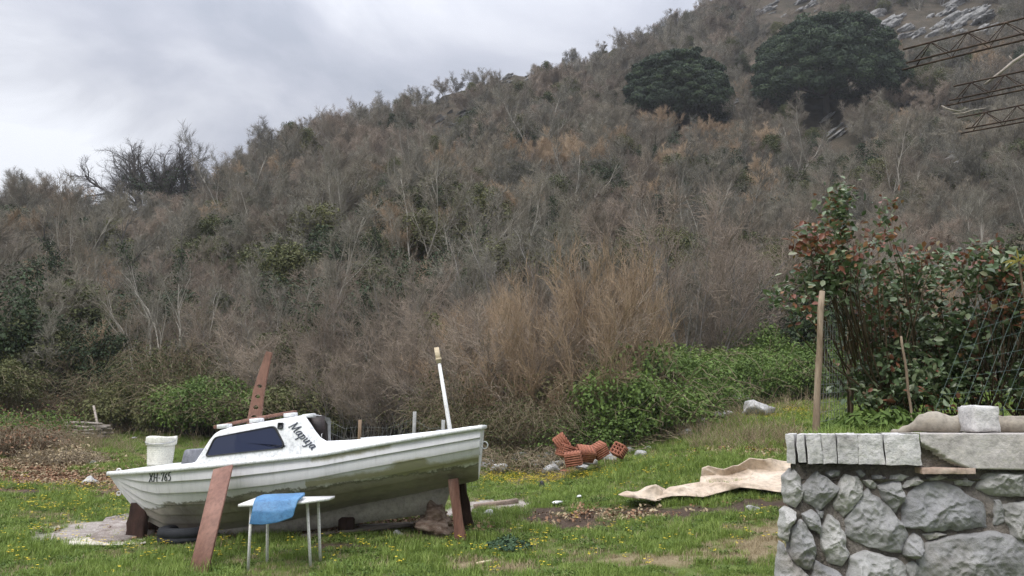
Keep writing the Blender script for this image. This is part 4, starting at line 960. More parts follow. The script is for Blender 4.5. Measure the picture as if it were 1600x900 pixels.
# bucket on the foredeck
buck_m = surf('bucket_white', [(.3, (.62, .60, .53)), (.6, (.74, .73, .66)), (.8, (.66, .64, .56))], 9, .45, .4, .25, .004)
bc = at(249, 734, 10.75); zb = float(h_zs(bc.x)) + .065; s_ = .39
bk = empty('bucket', (bc.x, 10.75, zb), 'white ribbed plastic bucket with cracked rim standing on the boat foredeck', 'bucket')
def lathe(mb, cx, cyy, prof, n=28, wob=None):
    V = []; F = []
    for i, (r, z) in enumerate(prof):
        for k in range(n):
            a = k / n * 6.283; zz_ = z + (wob(i, k, a) if wob else 0); V.append((cx + r * math.cos(a), cyy + r * math.sin(a), zz_))
    m_ = len(prof)
    F = [(i * n + k, i * n + (k + 1) % n, (i + 1) * n + (k + 1) % n, (i + 1) * n + k) for i in range(m_ - 1) for k in range(n)]
    mb.add(V, F)
prof = [(.0, zb + .006), (.155, zb)]
for k in range(9): z = zb + .02 + k * .026; r = .157 + .016 * k / 9; prof += [(r, z), (r + .005, z + .006), (r + .005, z + .016), (r, z + .02)]
prof += [(.176, zb + .27), (.172, zb + .375), (.166, zb + .375), (.15, zb + .02), (0, zb + .02)]
mb = MB(); lathe(mb, bc.x, 10.75, prof); mb.build('body', buck_m, bk)
mb = MB(); lathe(mb, bc.x, 10.75, [(.176, zb + .275), (.193, zb + .272), (.197, zb + .30), (.199, zb + .365), (.194, zb + .385), (.176, zb + .383), (.175, zb + .275)], 40, lambda i, k, a: (-.022 if i in (3, 4, 5) and k % 9 in (3,) else 0) + .006 * math.sin(a * 3))
mb.build('rim', buck_m, bk)
mb = MB(); path(mb, [(bc.x + .197 * math.cos(a), 10.75 + .197 * math.sin(a) - .012, zb + .33 - .045 * math.sin(-a)) for a in np.linspace(math.pi, 2 * math.pi, 12)], .006, 5); mb.build('handle', chrome, bk)
# props
def prop(p0, p1, w0, w1, thk, mat, label, side=(0, 1, 0), rough=.012):
    p0 = Vector(p0); p1 = Vector(p1); p0.z = tz(p0.x, p0.y) - .04; n = 7
    mb = MB(); V, F = [], []
    for i in range(n):
        t = i / (n - 1); p = p0.lerp(p1, t); d = (p1 - p0).normalized(); s = Vector(side); s = (s - d * s.dot(d)).normalized(); u = d.cross(s); a = (w0 + (w1 - w0) * t) / 2; b = thk / 2
        for x, y in ((-a * .8, -b), (a * .85, -b), (a, -b * .8), (a, b * .8), (a * .8, b), (-a * .85, b), (-a, b * .7), (-a, -b * .8)): V.append(tuple(p + u * (x + R.uniform(-rough, rough)) + s * (y + R.uniform(-rough, rough))))
    for i in range(n - 1):
        for k in range(8): F.append((i * 8 + k, i * 8 + (k + 1) % 8, i * 8 + 8 + (k + 1) % 8, i * 8 + 8 + k))
    F += [tuple(range(7, -1, -1)), tuple((n - 1) * 8 + k for k in range(8))]
    mb.add(V, F); return tag(mb.build('timber_prop', mat), label, 'prop', 'timbers propping up the boat')
prop(at(721, 842, 10.3), at(708, 748, 10.35), .135, .12, .13, rust_wood, 'reddish square timber prop under the near side of the stern', rough=.009)
prop(at(733, 826, 11.2), at(719, 747, 11.0), .15, .12, .12, black_wood, 'dark rough timber prop behind the reddish one under the stern')
prop(at(211, 843, 10.6), at(219, 786, 10.7), .26, .22, .09, black_wood, 'wide dark timber prop standing under the bow')
prop(at(243, 838, 11.0), at(236, 815, 10.95), .14, .12, .09, black_wood, 'short dark block behind the bow prop, beside the tyre')
def tyre(c, Ro, wdt, label):
    mb = MB(); V = []; F = []; n = 36; pr = [(.55, -.4), (.6, -.5), (.85, -.52), (.97, -.42), (1, -.2), (.985, -.18), (.985, -.05), (1, -.03), (1, .2), (.97, .42), (.85, .52), (.6, .5), (.55, .4), (.6, .2), (.9, .1), (.9, -.1), (.6, -.2)]
    for k in range(n):
        a = k / n * 6.283
        for r, z in pr: V.append((c[0] + Ro * r * math.cos(a), c[1] + Ro * r * math.sin(a), c[2] + z * wdt))
    m_ = len(pr)
    for k in range(n):
        for i in range(m_): F.append((k * m_ + i, ((k + 1) % n) * m_ + i, ((k + 1) % n) * m_ + (i + 1) % m_, k * m_ + (i + 1) % m_))
    mb.add(V, F); return tag(mb.build('tyre', surf('tyre_rubber', [(.3, (.012, .013, .016)), (.7, (.028, .03, .036))], 10, .75, .3, .3, .006), smooth=True), label, 'tyre')
g = at(282, 850, 10.45); tyre((g.x, 10.55, tz(g.x, 10.55) + .085), .33, .19, 'black tyre lying flat on the grass under the bow')
# boards and stones under the keel
for (p, q, wd, lb) in (((470, 836, 10.5), (640, 822, 10.9), .16, 'dark weathered board lying under the keel near the table'), ((560, 829, 10.9), (690, 812, 11.1), .22, 'grey brown board lying under the aft end of the keel')):
    a = at(*p); b = at(*q); a.z = tz(a.x, a.y) + .05; b.z = tz(b.x, b.y) + .10; board('board', [a, a.lerp(b, .5), b], [wd, wd, wd * .9], .04, surf('grey_board', [(.3, (.09, .075, .06)), (.7, (.21, .18, .15))], 4, .85, .2, .5, .01, (1, 4, 4)), lb, 'board', side=(0, 0, 1), group='boards under the keel')
mb = MB(); g = at(520, 833, 10.75); z0 = tz(g.x, 10.75)
beam(mb, (-2.2, 10.62, z0 + .09), (-2.2, 11.1, z0 + .09), .2, .26, (0, 0, 1), cuts=4, jit=.006); tag(mb.build('keel_block', black_wood), 'dark timber block carrying the middle of the keel', 'block')
mb = MB(); z0 = tz(-1.05, 10.75); rock(mb, (-1.05, 10.72, z0 + .16), (.30, .26, .22), R, 4, .4, fr=1.6); rock_wood = surf('rotten_wood', [(.3, (.12, .075, .055)), (.5, (.24, .17, .13)), (.7, (.36, .29, .24))], 5, .9, .15, .8, .02, (1, 3, 5)); tag(mb.build('driftwood', rock_wood), 'split lump of pale rotten wood under the aft end of the keel', 'wood block')
def ground_rock(px, py, r, label, mat=None, flat=.7, group='loose stones on the grass', sub=3):
    g = ground_at(px, py); mb = MB(); rock(mb, (g.x, g.y, g.z + r * flat * .35), (r * R.uniform(.9, 1.4), r, r * flat), R, sub, .3, rot=R.uniform(0, 3))
    return tag(mb.build('stone', mat or M['field_stone']), label, 'stone', group)
ground_rock(622, 839, .07, 'small white stone in the shade beside the keel board'); ground_rock(764, 806, .09, 'pale stone in the grass right of the stern props')
# table under a draped blue sheet
tab_w = surf('table_white', [(.3, (.66, .64, .61)), (.6, (.78, .77, .75)), (.8, (.70, .68, .65))], 7, .5, .4, .2, .004)
legp = [(388, 886, 8.86), (418, 871, 9.18), (486, 879, 8.98), (501, 870, 9.2)]; TZ = at(447, 782, 9.02).z
tb = empty('table', (at(447, 880, 9.05).x, 9.05, 0), 'small white table with thin metal legs standing beside the boat', 'table')
a, b = at(378, 786, 8.88), at(515, 779, 9.02); mb = MB()
V = [(a.x, 8.76, TZ - .045), (b.x - .25, 8.80, TZ - .02), (b.x, 9.0, TZ), (b.x, 9.28, TZ), (a.x + .02, 9.28, TZ - .02)]
mb.add(V + [(x, y, z + .028) for x, y, z in V], [(4, 3, 2, 1, 0), (5, 6, 7, 8, 9)] + [(k, (k + 1) % 5, (k + 1) % 5 + 5, k + 5) for k in range(5)]); mb.build('tabletop', tab_w, tb)
for (px, py, Y), tx in zip(legp, (393, 418, 480, 497)):
    g = at(px, py, Y); g.z = tz(g.x, g.y) - .02; t_ = at(tx, 786, Y); t_.z = TZ - .03
    mb = MB(); path(mb, [g, g.lerp(t_, .5), t_], [.017, .017, .018], 8); mb.build('leg', tab_w, tb, True)
blue = surf('blue_vinyl', [(.3, (.05, .145, .29)), (.55, (.075, .20, .375)), (.8, (.12, .26, .43))], 3.5, .5, .35, .25, .01)
# the sheet: lies over the table edge, then hangs in front
rows_px = [([(412, 772), (430, 771), (450, 770.5), (477, 769)], 9.1), ([(400, 776), (424, 775), (448, 774), (475, 772)], 8.85), ([(396, 783), (420, 782), (444, 781), (467, 779)], 8.70),
           ([(393, 798), (416, 799), (440, 799), (462, 793)], 8.64), ([(390, 812), (414, 814), (438, 814), (459, 806)], 8.63), ([(388.5, 819.5), (410, 820), (436, 816), (457, 809)], 8.63)]
nr, nc = 26, 30; P = np.zeros((nr, nc, 3))
for i in range(nr):
    f = i / (nr - 1) * 5; a = min(int(f), 4); t = f - a
    for j in range(nc):
        u = j / (nc - 1) * 3; q = min(int(u), 2); s = u - q
        g = [[at(*rows_px[k][0][m_], rows_px[k][1] + .05 * (m_ / 3)) for m_ in (q, q + 1)] for k in (a, a + 1)]
        v = (g[0][0].lerp(g[0][1], s)).lerp(g[1][0].lerp(g[1][1], s), t)
        if a < 2: v.z = max(v.z, TZ + .012) 
        v.y -= .03 * math.sin(j / (nc - 1) * 3.14) * min(1, i / 8); P[i, j] = v
top_ = P.reshape(-1, 3); k = (np.arange(nr - 1)[:, None] * nc + np.arange(nc - 1)[None]).ravel(); Q = np.stack([k, k + 1, k + nc + 1, k + nc], 1)
mb = MB(); mb.add(top_, Q); sh = mb.build('vinyl_pad', blue, smooth=True)
md = sh.modifiers.new('thick', 'SOLIDIFY'); md.thickness = .035; md.offset = 1; md = sh.modifiers.new('sub', 'SUBSURF'); md.levels = md.render_levels = 1
tag(sh, 'bright blue padded vinyl seat cover hanging over the white table edge', 'pad')
# timber edging in the grass right of the stern
a, b = ground_at(742, 797), ground_at(808, 788); board('timber_beam', [a + Vector((0, 0, .03)), b + Vector((0, 0, .03))], [.10, .10], .08, surf('old_beam', [(.3, (.16, .12, .095)), (.7, (.32, .25, .20))], 5, .85, .2, .5, .01), 'short weathered timber beam lying in the grass right of the stern', 'beam', side=(0, 0, 1))
# ------------------------------------------------------------------ left side: log pile, stones, brush heap, slab with cloth
log_m = surf('bleached_wood', [(.3, (.16, .13, .105)), (.55, (.33, .29, .25)), (.75, (.46, .42, .37))], 5, .85, .2, .6, .01, (1, 4, 4))
g0 = ground_at(132, 682); g0 = on_ground(132, g0.y - .5)
for i in range(26):
    r = R.uniform(.035, .058); lv = i // 6; dx = R.uniform(-.15, .15); ln = R.uniform(.8, 1.15)
    c_ = g0 + Vector((dx, (i % 6 - 2.5) * .11, .06 + lv * .085)); a = R.gauss(0, .12); d = Vector((math.cos(a), math.sin(a), R.uniform(-.06, .05)))
    p = [c_ - d * ln / 2, c_ + Vector((0, 0, R.uniform(-.03, .03))), c_ + d * ln / 2]; mb = MB(); path(mb, p, [r, r * .92, r * .8], 7)
    nm = 'bleached log in the %s of the pile at the hill foot' % ('top row' if lv == 4 else 'bottom row' if lv == 0 else 'middle rows')
    tag(mb.build('log', log_m), nm, 'log', nm.replace('bleached log', 'logs'))
mb = MB(); a = ground_at(159, 690); path(mb, [a, a + Vector((-.2, .1, .4)), a + Vector((-.5, .35, .95))], [.03, .035, .03], 6); tag(mb.build('stick', log_m), 'thick stick leaning on the log pile', 'stick')
for px, py, r, lb in ((22, 582, .75, 'large dark grey boulder half hidden at the far left edge'), (48, 588, .4, 'pale pointed boulder right of the large dark one'), (8, 598, .22, 'white stone in front of the left boulders'), (165, 632, .35, 'grey rock in the bushes behind the log pile'), (178, 628, .28, 'second grey rock behind the log pile, right of the first'),
                      (210, 687, .08, 'white stone on the grass behind the bucket'), (145, 727, .1, 'pale stone below the brush heap'), (128, 718, .08, 'white stone at the edge of the brush heap'), (140, 757, .16, 'grey stone on the dead leaves left of the bow')):
    ground_rock(px, py, r, lb)
def heap(px, py, Rr, H, n, mats, label, name, twigs=0, lsz=.07):
    g = ground_at(px, py); root = empty(name, (g.x, g.y, g.z), label, 'heap' if 'heap' in name else 'shrub'); rows, pts = canes(R, twigs, Rr, H)
    rows = [(q[0] + g.x, q[1] + g.y, q[2] + tz(g.x + q[0], g.y + q[1]), q[3] + g.x, q[4] + g.y, q[5] + tz(g.x + q[3], g.y + q[4]), q[6], q[7]) for q in rows]
    a = MB(); tubes(a, rows, 3); a.build('twigs', mats[0], root)
    b = MB(); k = NR.integers(0, len(pts), n); P = pts[k] + NR.normal(size=(n, 3)) * .13; P[:, 2] = np.abs(P[:, 2]); P += np.stack([np.full(n, g.x), np.full(n, g.y), terrain(P[:, 0] + g.x, P[:, 1] + g.y)], 1)
    leaves(b, P, NR.normal(size=(n, 3)) + np.array([0, 0, .8]), NR.uniform(.6, 1.3, n) * lsz, NR); b.build('leaves', mats[1], root)
heap(22, 712, .85, .62, 1500, (M['cane'], M['dead_leaf']), 'brown heap of dead twigs and leaves left of the bow', 'brush_heap', 420)
heap(95, 724, .6, .26, 700, (M['cane'], M['straw']), 'lower straw coloured heap of brush beside the grass', 'brush_heap', 240)
heap(40, 690, .9, .62, 3200, (M['cane'], M['leaf_green']), 'green leafy shrub growing in the brush heap', 'leafy_shrub', 80, .075)
heap(15, 648, 1.3, .5, 2000, (M['cane'], M['dead_leaf']), 'reddish brown dead bracken below the left boulders', 'dead_bracken', 300)
# crumbled slab with a dirty white cloth round its edge
slab_m = surf('crumbled_concrete', [(.3, (.20, .165, .145)), (.5, (.33, .285, .26)), (.7, (.46, .42, .39))], 7, .95, .15, .9, .03)
P = [ground_at(px, py) for px, py in ((140, 846), (165, 815), (205, 808), (240, 812), (262, 822), (240, 838), (200, 850), (165, 852))]
mb = MB(); n = len(P); V = [tuple(p) for p in P] + [tuple(p + Vector((0, 0, .055 + R.uniform(-.01, .01)))) for p in P]; cen = sum(P, Vector()) / n; V.append(tuple(cen + Vector((0, 0, .075))))
mb.add(V, [(k, (k + 1) % n, (k + 1) % n + n, k + n) for k in range(n)] + [(k + n, (k + 1) % n + n, 2 * n) for k in range(n)]); tag(mb.build('concrete_slab', slab_m), 'crumbling flat concrete slab in the grass under the bow', 'slab')
def cloth(name, pix_rows, label, cat, mat, amp=.03, nr=34, nc=60, seed=1, lift=.02, thick=.012):
    """pix_rows: rows of (px, py, depth, height above ground or None)"""
    rr = Vector((seed * 7.3, seed * 3.1, 0)); pts = np.zeros((nr, nc, 3)); ctl = [[Vector(at(px, py, Y)) for px, py, Y in row] for row in pix_rows]; m_ = len(ctl)
    for i in range(nr):
        f = i / (nr - 1) * (m_ - 1); a = min(int(f), m_ - 2); t = f - a; t = t * t * (3 - 2 * t)
        for j in range(nc):
            def row(rw):
                u = j / (nc - 1) * (len(rw) - 1); q = min(int(u), len(rw) - 2); s = u - q; s = s * s * (3 - 2 * s); return rw[q].lerp(rw[q + 1], s)
            v = row(ctl[a]).lerp(row(ctl[a + 1]), t); q = v * 1.5 + rr
            k = (1 - min(1, abs(mnoise.noise(q)) * 3.2)) ** 1.5 - .3; k2 = mnoise.noise(q * .8 + Vector((5, 5, 5))); k3 = 1 - min(1, abs(mnoise.noise(q * 1.9 + Vector((q.z, 3, 1)))) * 5); k4 = (1 - min(1, abs(mnoise.noise(Vector((q.x * .9 + q.z * 2, q.y * 2.2 - q.z, 7)))) * 4))
            ed = min(1, min(i, nr - 1 - i) / nr * 6 + .25, min(j, nc - 1 - j) / nc * 7 + .25); k, k2, k3, k4 = k * ed, k2 * (.5 + .5 * ed), k3 * ed, k4 * ed
            v = v + Vector((amp * .5 * k2, -amp * (.7 * k + .3 * k3), amp * (k * .7 + k2 * .7 + k3 * .22 + k4 * .25)))
            v.z = max(v.z, tz(v.x, v.y) + lift); pts[i, j] = v
    k = (np.arange(nr - 1)[:, None] * nc + np.arange(nc - 1)[None]).ravel(); mb = MB(); mb.add(pts.reshape(-1, 3), np.stack([k, k + 1, k + nc + 1, k + nc], 1))
    o = mb.build(name, mat, smooth=True); md = o.modifiers.new('thick', 'SOLIDIFY'); md.thickness = thick; md = o.modifiers.new('sub', 'SUBSURF'); md.levels = md.render_levels = 1
    return tag(o, label, cat)
rag_m = surf('dirty_cloth', [(.3, (.40, .36, .29)), (.6, (.56, .53, .46)), (.8, (.46, .42, .34))], 6, .9, .1, .3, .01)
def gp(px, py, h=0.0):
    g = ground_at(px, py); return (px, py, g.y)
cloth('cloth', [[gp(104, 856), gp(150, 857), gp(180, 856), gp(228, 852)], [gp(106, 851), gp(150, 851), gp(182, 848), gp(226, 846)], [gp(116, 847), gp(148, 846), gp(186, 845), gp(224, 842)]], 'dirty white cloth along the near edge of the concrete slab', 'cloth', rag_m, .03, 14, 60, 3, .03)

# ------------------------------------------------------------------ wire fence behind the boat
conc_post = surf('post_grey', [(.3, (.22, .22, .21)), (.7, (.40, .40, .39))], 9, .8, .2, .4, .006)
wood_post = surf('post_brown', [(.3, (.15, .10, .065)), (.7, (.30, .22, .15))], 6, .85, .2, .5, .008, (3, 3, .4))
fl = [(515, 690, 646, 15.2), (563, 690, 656, 15.0), (648, 690, 643, 14.4), (693, 690, 656, 14.2), (748, 715, 668, 14.2)]
fence = empty('wire_fence', (at(600, 690, 14.7).x, 14.7, tz(at(600, 690, 14.7).x, 14.7)), 'sagging wire mesh fence on mismatched posts behind the boat cockpit', 'fence')
tops, bots = [], []
for i, (px, py, pt, Y) in enumerate(fl):
    t_ = at(px, pt, Y); b = Vector((t_.x - .02, Y, tz(t_.x, Y) - .1)); tops.append(t_); bots.append(b)
    if i in (0, 4): continue
    mb = MB(); beam(mb, b, t_, .06, .06, cuts=4, jit=.004); mb.build('post', (wood_post if i == 1 else conc_post), fence)
rows = []
for i in range(len(fl) - 1):
    n = int((tops[i + 1] - tops[i]).length / .09)
    for k in range(n):
        t = k / n; a = bots[i].lerp(bots[i + 1], t); b = tops[i].lerp(tops[i + 1], t) - Vector((0, 0, .08 + .1 * math.sin(t * 3.1))); rows.append((*a, *b, .0022, .0022))
    for k in range(7):
        f = k / 6; a = bots[i].lerp(tops[i], f * .9); b = bots[i + 1].lerp(tops[i + 1], f * .9); c_ = a.lerp(b, .5) - Vector((0, 0, .09 * f)); rows += [(*a, *c_, .0022, .0022), (*c_, *b, .0022, .0022)]
wire_m = surf('grey_wire', [(.3, (.16, .17, .16)), (.7, (.30, .31, .30))], 9, .5, .4, 0, metal=.5)
mb = MB(); tubes(mb, rows, 3); mb.build('wire_mesh', wire_m, fence)

# ------------------------------------------------------------------ brick rubble, stones and the tarpaulin
brick_m = surf('hollow_brick', [(.3, (.22, .085, .055)), (.55, (.33, .135, .085)), (.8, (.40, .20, .135))], 5, .85, .2, .4, .008)
def hollow_brick(px, py, Y, rot, label, broken=1.0, lift=.0, sc_=1.0):
    """clay block with three rows of open cells and ribbed sides"""
    mb = MB(); Lx, Ly, Lz = .36 * broken * sc_, .28 * sc_, .26 * sc_; wl = .022
    p = at(px, py, Y)
    def bx(x0, x1, y0, y1, z0, z1): hexa(mb, [(x0, y0, z0), (x1, y0, z0), (x1, y1, z0), (x0, y1, z0), (x0, y0, z1), (x1, y0, z1), (x1, y1, z1), (x0, y1, z1)])
    nz_, ny = 3, 3
    for k in range(nz_ + 1):
        z = -Lz / 2 + k * (Lz - wl) / nz_; bx(-Lx / 2, Lx / 2, -Ly / 2, Ly / 2, z, z + wl)
    for k in range(ny + 1):
        y = -Ly / 2 + k * (Ly - wl) / ny
        for q in range(nz_):
            z = -Lz / 2 + q * (Lz - wl) / nz_; bx(-Lx / 2 + .002, Lx / 2 - .002, y + .001, y + wl - .001, z + wl - .002, z + (Lz - wl) / nz_ + .002)
    for sg in (-1, 1):
        for k in range(5):
            z = -Lz / 2 + .004 + k * (Lz - .008) / 5; yy = sg * (Ly / 2 + .012); bx(-Lx / 2 + .004, Lx / 2 - .004, min(yy, yy - sg * .016), max(yy, yy - sg * .016), z, z + .032)
            xx = -Lx / 2 + .004 + k * (Lx - .008) / 5; zz_ = sg * (Lz / 2 + .012); bx(xx, xx + .045 * broken, -Ly / 2 + .01, Ly / 2 - .01, min(zz_, zz_ - sg * .016), max(zz_, zz_ - sg * .016))
    o = mb.build('hollow_brick', brick_m); o.location = p + Vector((0, 0, lift - .02)); o.scale = (.88, .88, .88); o.rotation_euler = rot
    return tag(o, label, 'brick', 'broken hollow clay bricks in the rubble')
for a in ((878, 690, 15.6, (.25, .95, .15), 'topmost red hollow brick of the rubble, tilted on end'), (884, 703, 15.5, (.1, .3, .5), 'red hollow brick under the tilted topmost one', .9), (896, 715, 15.1, (.2, -.15, -.2), 'red hollow brick lying at the front of the rubble'),
          (914, 707, 15.4, (.7, .1, .4), 'red hollow brick in the middle of the rubble, on its edge', 1.1), (936, 702, 15.6, (.3, -.5, .3), 'red hollow brick at the right of the rubble leaning on straw', .9), (967, 702, 15.6, (.4, .5, 1.0), 'broken piece of red brick beside the pale crumpled sack', .55)):
    hollow_brick(*a)
for i, (px, py, r) in enumerate(((868, 716, .10), (904, 722, .08), (922, 716, .11), (948, 708, .09), (956, 714, .06), (880, 722, .07))):
    g = ground_at(px, py); mb = MB(); rock(mb, (g.x, g.y - .1, g.z + .05), (r * 1.3, r, r * .7), R, 2, .3, rot=i); tag(mb.build('brick_fragment', brick_m), 'small broken red brick fragment scattered among the rubble', 'brick', 'brick fragments in the rubble')
g = ground_at(884, 739); mb = MB(); rock(mb, (g.x, g.y, g.z + .02), (.16, .10, .025), R, 2, .2); tag(mb.build('tile_shard', brick_m), 'flat orange tile shard on the grass below the bricks', 'shard')
heap(900, 712, 1.5, .34, 700, (M['straw'], M['straw']), 'straw coloured heap of dry stalks around the brick rubble', 'straw_heap', 300, .05)
heap(800, 735, 1.0, .5, 1500, (M['cane'], M['leaf_olive']), 'tangled olive weeds beside the boat stern', 'weed_clump', 160, .05)
heap(1010, 690, 1.2, .45, 500, (M['straw'], M['straw']), 'dry stalks right of the crumpled sack', 'straw_heap', 260, .05)
rub = [(1000, 716, .10, 'small pale stone on the lawn below the crumpled sack'), (1045, 689, .15, 'pale stone between the flat one and the long one on the grass edge'), (1072, 683, .12, 'small pale stone right of the long one'), (1100, 668, .14, 'small pale stone halfway up the row on the bank'), (1132, 658, .18, 'pale stone touching the biggest one on the bank'), (860, 742, .14, 'white rubble piece in the grass left of the tile shard'), (838, 714, .15, 'grey rubble stone behind the weeds left of the bricks'), (940, 716, .11, 'pale rubble piece right below the leaning brick'), (840, 732, .13, 'small grey stone at the left end of the rubble'), (870, 733, .12, 'small grey stone under the lowest brick'), (950, 722, .14, 'grey stone between the bricks and the crumpled sack'), (900, 730, .09, 'pale stone chip in front of the bricks'), (980, 712, .12, 'grey stone below the crumpled sack'), (815, 725, .16, 'grey stone in the tangled weeds by the stern'), (858, 728, .22, 'grey rubble lump left below the red bricks'), (848, 722, .16, 'grey rubble lump behind the left one'), (921, 732, .13, 'white broken stone below the red bricks'), (912, 737, .10, 'small white stone below the red bricks'), (1012, 707, .08, 'small pale stone on the grass edge right of the sack'), (1030, 690, .16, 'flat pale stone at the grass edge above the lawn'),
       (1060, 680, .30, 'long pale stone in the row along the grass edge'), (1083, 670, .18, 'round pale stone in the row along the grass edge'), (1120, 658, .22, 'low grey stone left of the biggest one on the bank'), (1146, 649, .40, 'biggest pale stone on the grassy bank'), (1187, 655, .28, 'pale stone in the yellow flowers on the bank'), (768, 712, .22, 'pale stone beside the boat stern'), (780, 742, .15, 'small pale stone in the weeds by the stern'), (1176, 800, .06, 'small tan stone on the bare soil before the tarpaulin'), (760, 735, .14, 'white stone right behind the stern props')]
for px, py, r, lb in rub: ground_rock(px, py, r * 1.3, lb, group='stones along the grass edge').location.z += r * .35
sack_m = surf('pale_sack', [(.3, (.24, .22, .21)), (.6, (.42, .40, .39)), (.8, (.54, .52, .51))], 7, .8, .2, .5, .02)
g = ground_at(990, 700); mb = MB(); rock(mb, (g.x, g.y, g.z + .16), (.30, .22, .24), R, 4, .55, fr=2.2); tag(mb.build('crumpled_sack', sack_m), 'crumpled pale grey sack on the right of the brick rubble', 'sack')
tarp_m = surf('beige_canvas', [(.28, (.30, .225, .17)), (.42, (.42, .335, .26)), (.55, (.50, .415, .33)), (.75, (.58, .505, .415))], 1.8, .85, .15, .3, .02, detail=8)
cloth('tarpaulin', [[(1100, 744, 13.5), (1132, 742, 13.55), (1172, 735, 13.6), (1212, 733, 13.6), (1250, 736, 13.6)],
                    [(1098, 732, 13.2), (1108, 727, 13.2), (1132, 731, 13.25), (1152, 726, 13.25), (1171, 719, 13.3), (1192, 720, 13.25), (1212, 717, 13.3), (1250, 723, 13.3)],
                    [(1096, 744, 13.2), (1112, 741, 13.25), (1132, 742, 13.3), (1152, 739, 13.35), (1171, 734, 13.35), (1192, 734, 13.3), (1212, 738, 13.2), (1250, 738, 13.2)],
                    [(1094, 757, 12.9), (1112, 757, 12.95), (1132, 756, 13.0), (1152, 753, 13.0), (1171, 753, 13.0), (1192, 750, 12.95), (1212, 752, 12.85), (1250, 752, 12.85)],
                    [(1044, 765, 12.45), (1070, 761, 12.5), (1100, 760, 12.55), (1130, 757, 12.6), (1160, 755, 12.6), (1190, 757, 12.55), (1215, 760, 12.5), (1250, 760, 12.5)],
                    [(1030, 772, 12.15), (1060, 769, 12.2), (1090, 767, 12.25), (1125, 763, 12.3), (1155, 758, 12.35), (1185, 761, 12.3), (1215, 766, 12.2), (1250, 766, 12.2)],
                    [(1026, 781, 12.0), (1050, 776, 12.05), (1072, 776, 12.05), (1096, 778, 12.0), (1122, 771, 12.15), (1155, 763, 12.3), (1190, 766, 12.2), (1216, 770, 12.05), (1250, 769, 12.05)]],
      'large crumpled beige tarpaulin lying on the grass left of the stone wall', 'tarpaulin', tarp_m, .075, 110, 150, 2, .02)
cloth('tarpaulin', [[(975, 771, 12.3), (1000, 768, 12.4), (1018, 758, 12.45), (1030, 758, 12.4), (1040, 764, 12.4)], [(970, 772, 12.15), (992, 772, 12.15), (1014, 764, 12.15), (1026, 760, 12.15), (1038, 768, 12.2)], [(966, 774, 12.1), (988, 778, 12.05), (1010, 779, 12.05), (1024, 782, 12.0), (1034, 780, 12.0)]], 'rolled end of beige tarpaulin trailing towards the boat', 'tarpaulin', tarp_m, .05, 60, 80, 6, .02)
# litter
wht, t_, b_ = new_mat('white_plastic', .4, .4); b_.inputs['Base Color'].default_value = (.7, .7, .7, 1)
for px, py, sx, sy, lb in ((871, 792, .10, .04, 'crushed white plastic bottle on the grass'), (905, 782, .05, .04, 'scrap of white paper on the grass')):
    g = ground_at(px, py); mb = MB(); rock(mb, (g.x, g.y, g.z + .05), (sx, sy, .03), R, 2, .25, rot=.4); tag(mb.build('litter', wht), lb, 'litter')
g = ground_at(847, 768); mb = MB(); rock(mb, (g.x, g.y, g.z + .07), (.06, .05, .1), R, 3, .4); tag(mb.build('rubbish_bag', rubber), 'small black rubbish bag on the grass', 'bag')
for px, py, lb in ((806, 832, 'broken pale wood chip on the grass right of the stern'), (755, 888, 'second wood chip on the bare straw patch')):
    g = ground_at(px, py); mb = MB(); beam(mb, g + Vector((-.08, 0, .03)), g + Vector((.09, .05, .05)), .05, .02, (0, 0, 1)); tag(mb.build('wood_chip', tip_m), lb, 'wood chip')
# dark leafy weed
g = ground_at(795, 862); mb = MB(); n = 420; a = NR.uniform(0, 6.283, n); q = .30 * NR.random(n) ** .6; P = np.stack([g.x + q * np.cos(a), g.y + q * np.sin(a), g.z + .03 + .17 * NR.random(n) * (1 - q / .36)], 1)
leaves(mb, P, np.stack([np.cos(a) * .5, np.sin(a) * .5, np.full(n, .9)], 1) + NR.normal(size=(n, 3)) * .4, NR.uniform(.04, .08, n), NR, 0, .55, .2, 6)
weed_m = plant_mat('weed', [(0, (.03, .065, .035)), (1, (.075, .125, .06))], .1, .15); tag(mb.build('weed', weed_m), 'low dark green leafy weed in the lawn right of the stern', 'weed')

# ------------------------------------------------------------------ grass
def blade_tuft(n, r, h, wd, lean=.5):
    mb = MB(); a = NR.uniform(0, 6.283, n); q = r * NR.random(n) ** .6; b = NR.uniform(0, 6.283, n); hh = h * NR.uniform(.5, 1.15, n); ln = lean * hh * NR.uniform(.2, 1.2, n)
    P = np.stack([q * np.cos(a), q * np.sin(a), np.zeros(n) - .01], 1); D = np.stack([np.cos(b), np.sin(b), np.zeros(n)], 1); S = np.stack([-np.sin(b), np.cos(b), np.zeros(n)], 1) * wd / 2
    M1 = P + D * ln[:, None] * .3 + np.array([0, 0, 1]) * hh[:, None] * .6; T = P + D * ln[:, None] + np.array([0, 0, 1]) * hh[:, None]
    V = np.stack([P - S, P + S, M1 + S * .8, M1 - S * .8, T], 1).reshape(-1, 3); k = np.arange(n)[:, None] * 5
    mb.add(V, k + np.array([[0, 1, 2, 3]])); mb.add(np.zeros((0, 3)), np.zeros((0, 3), int)); mb.f[-1] = (k + np.array([[3, 2, 4]]), 0); return mb
def clover(n, r, h):
    mb = MB(); a = NR.uniform(0, 6.283, n); q = r * NR.random(n) ** .6; P = np.stack([q * np.cos(a), q * np.sin(a), h * NR.uniform(.3, 1, n)], 1)
    leaves(mb, P, NR.normal(size=(n, 3)) * .4 + np.array([0, 0, 1]), NR.uniform(.02, .038, n), NR, 0, .8, .15); return mb
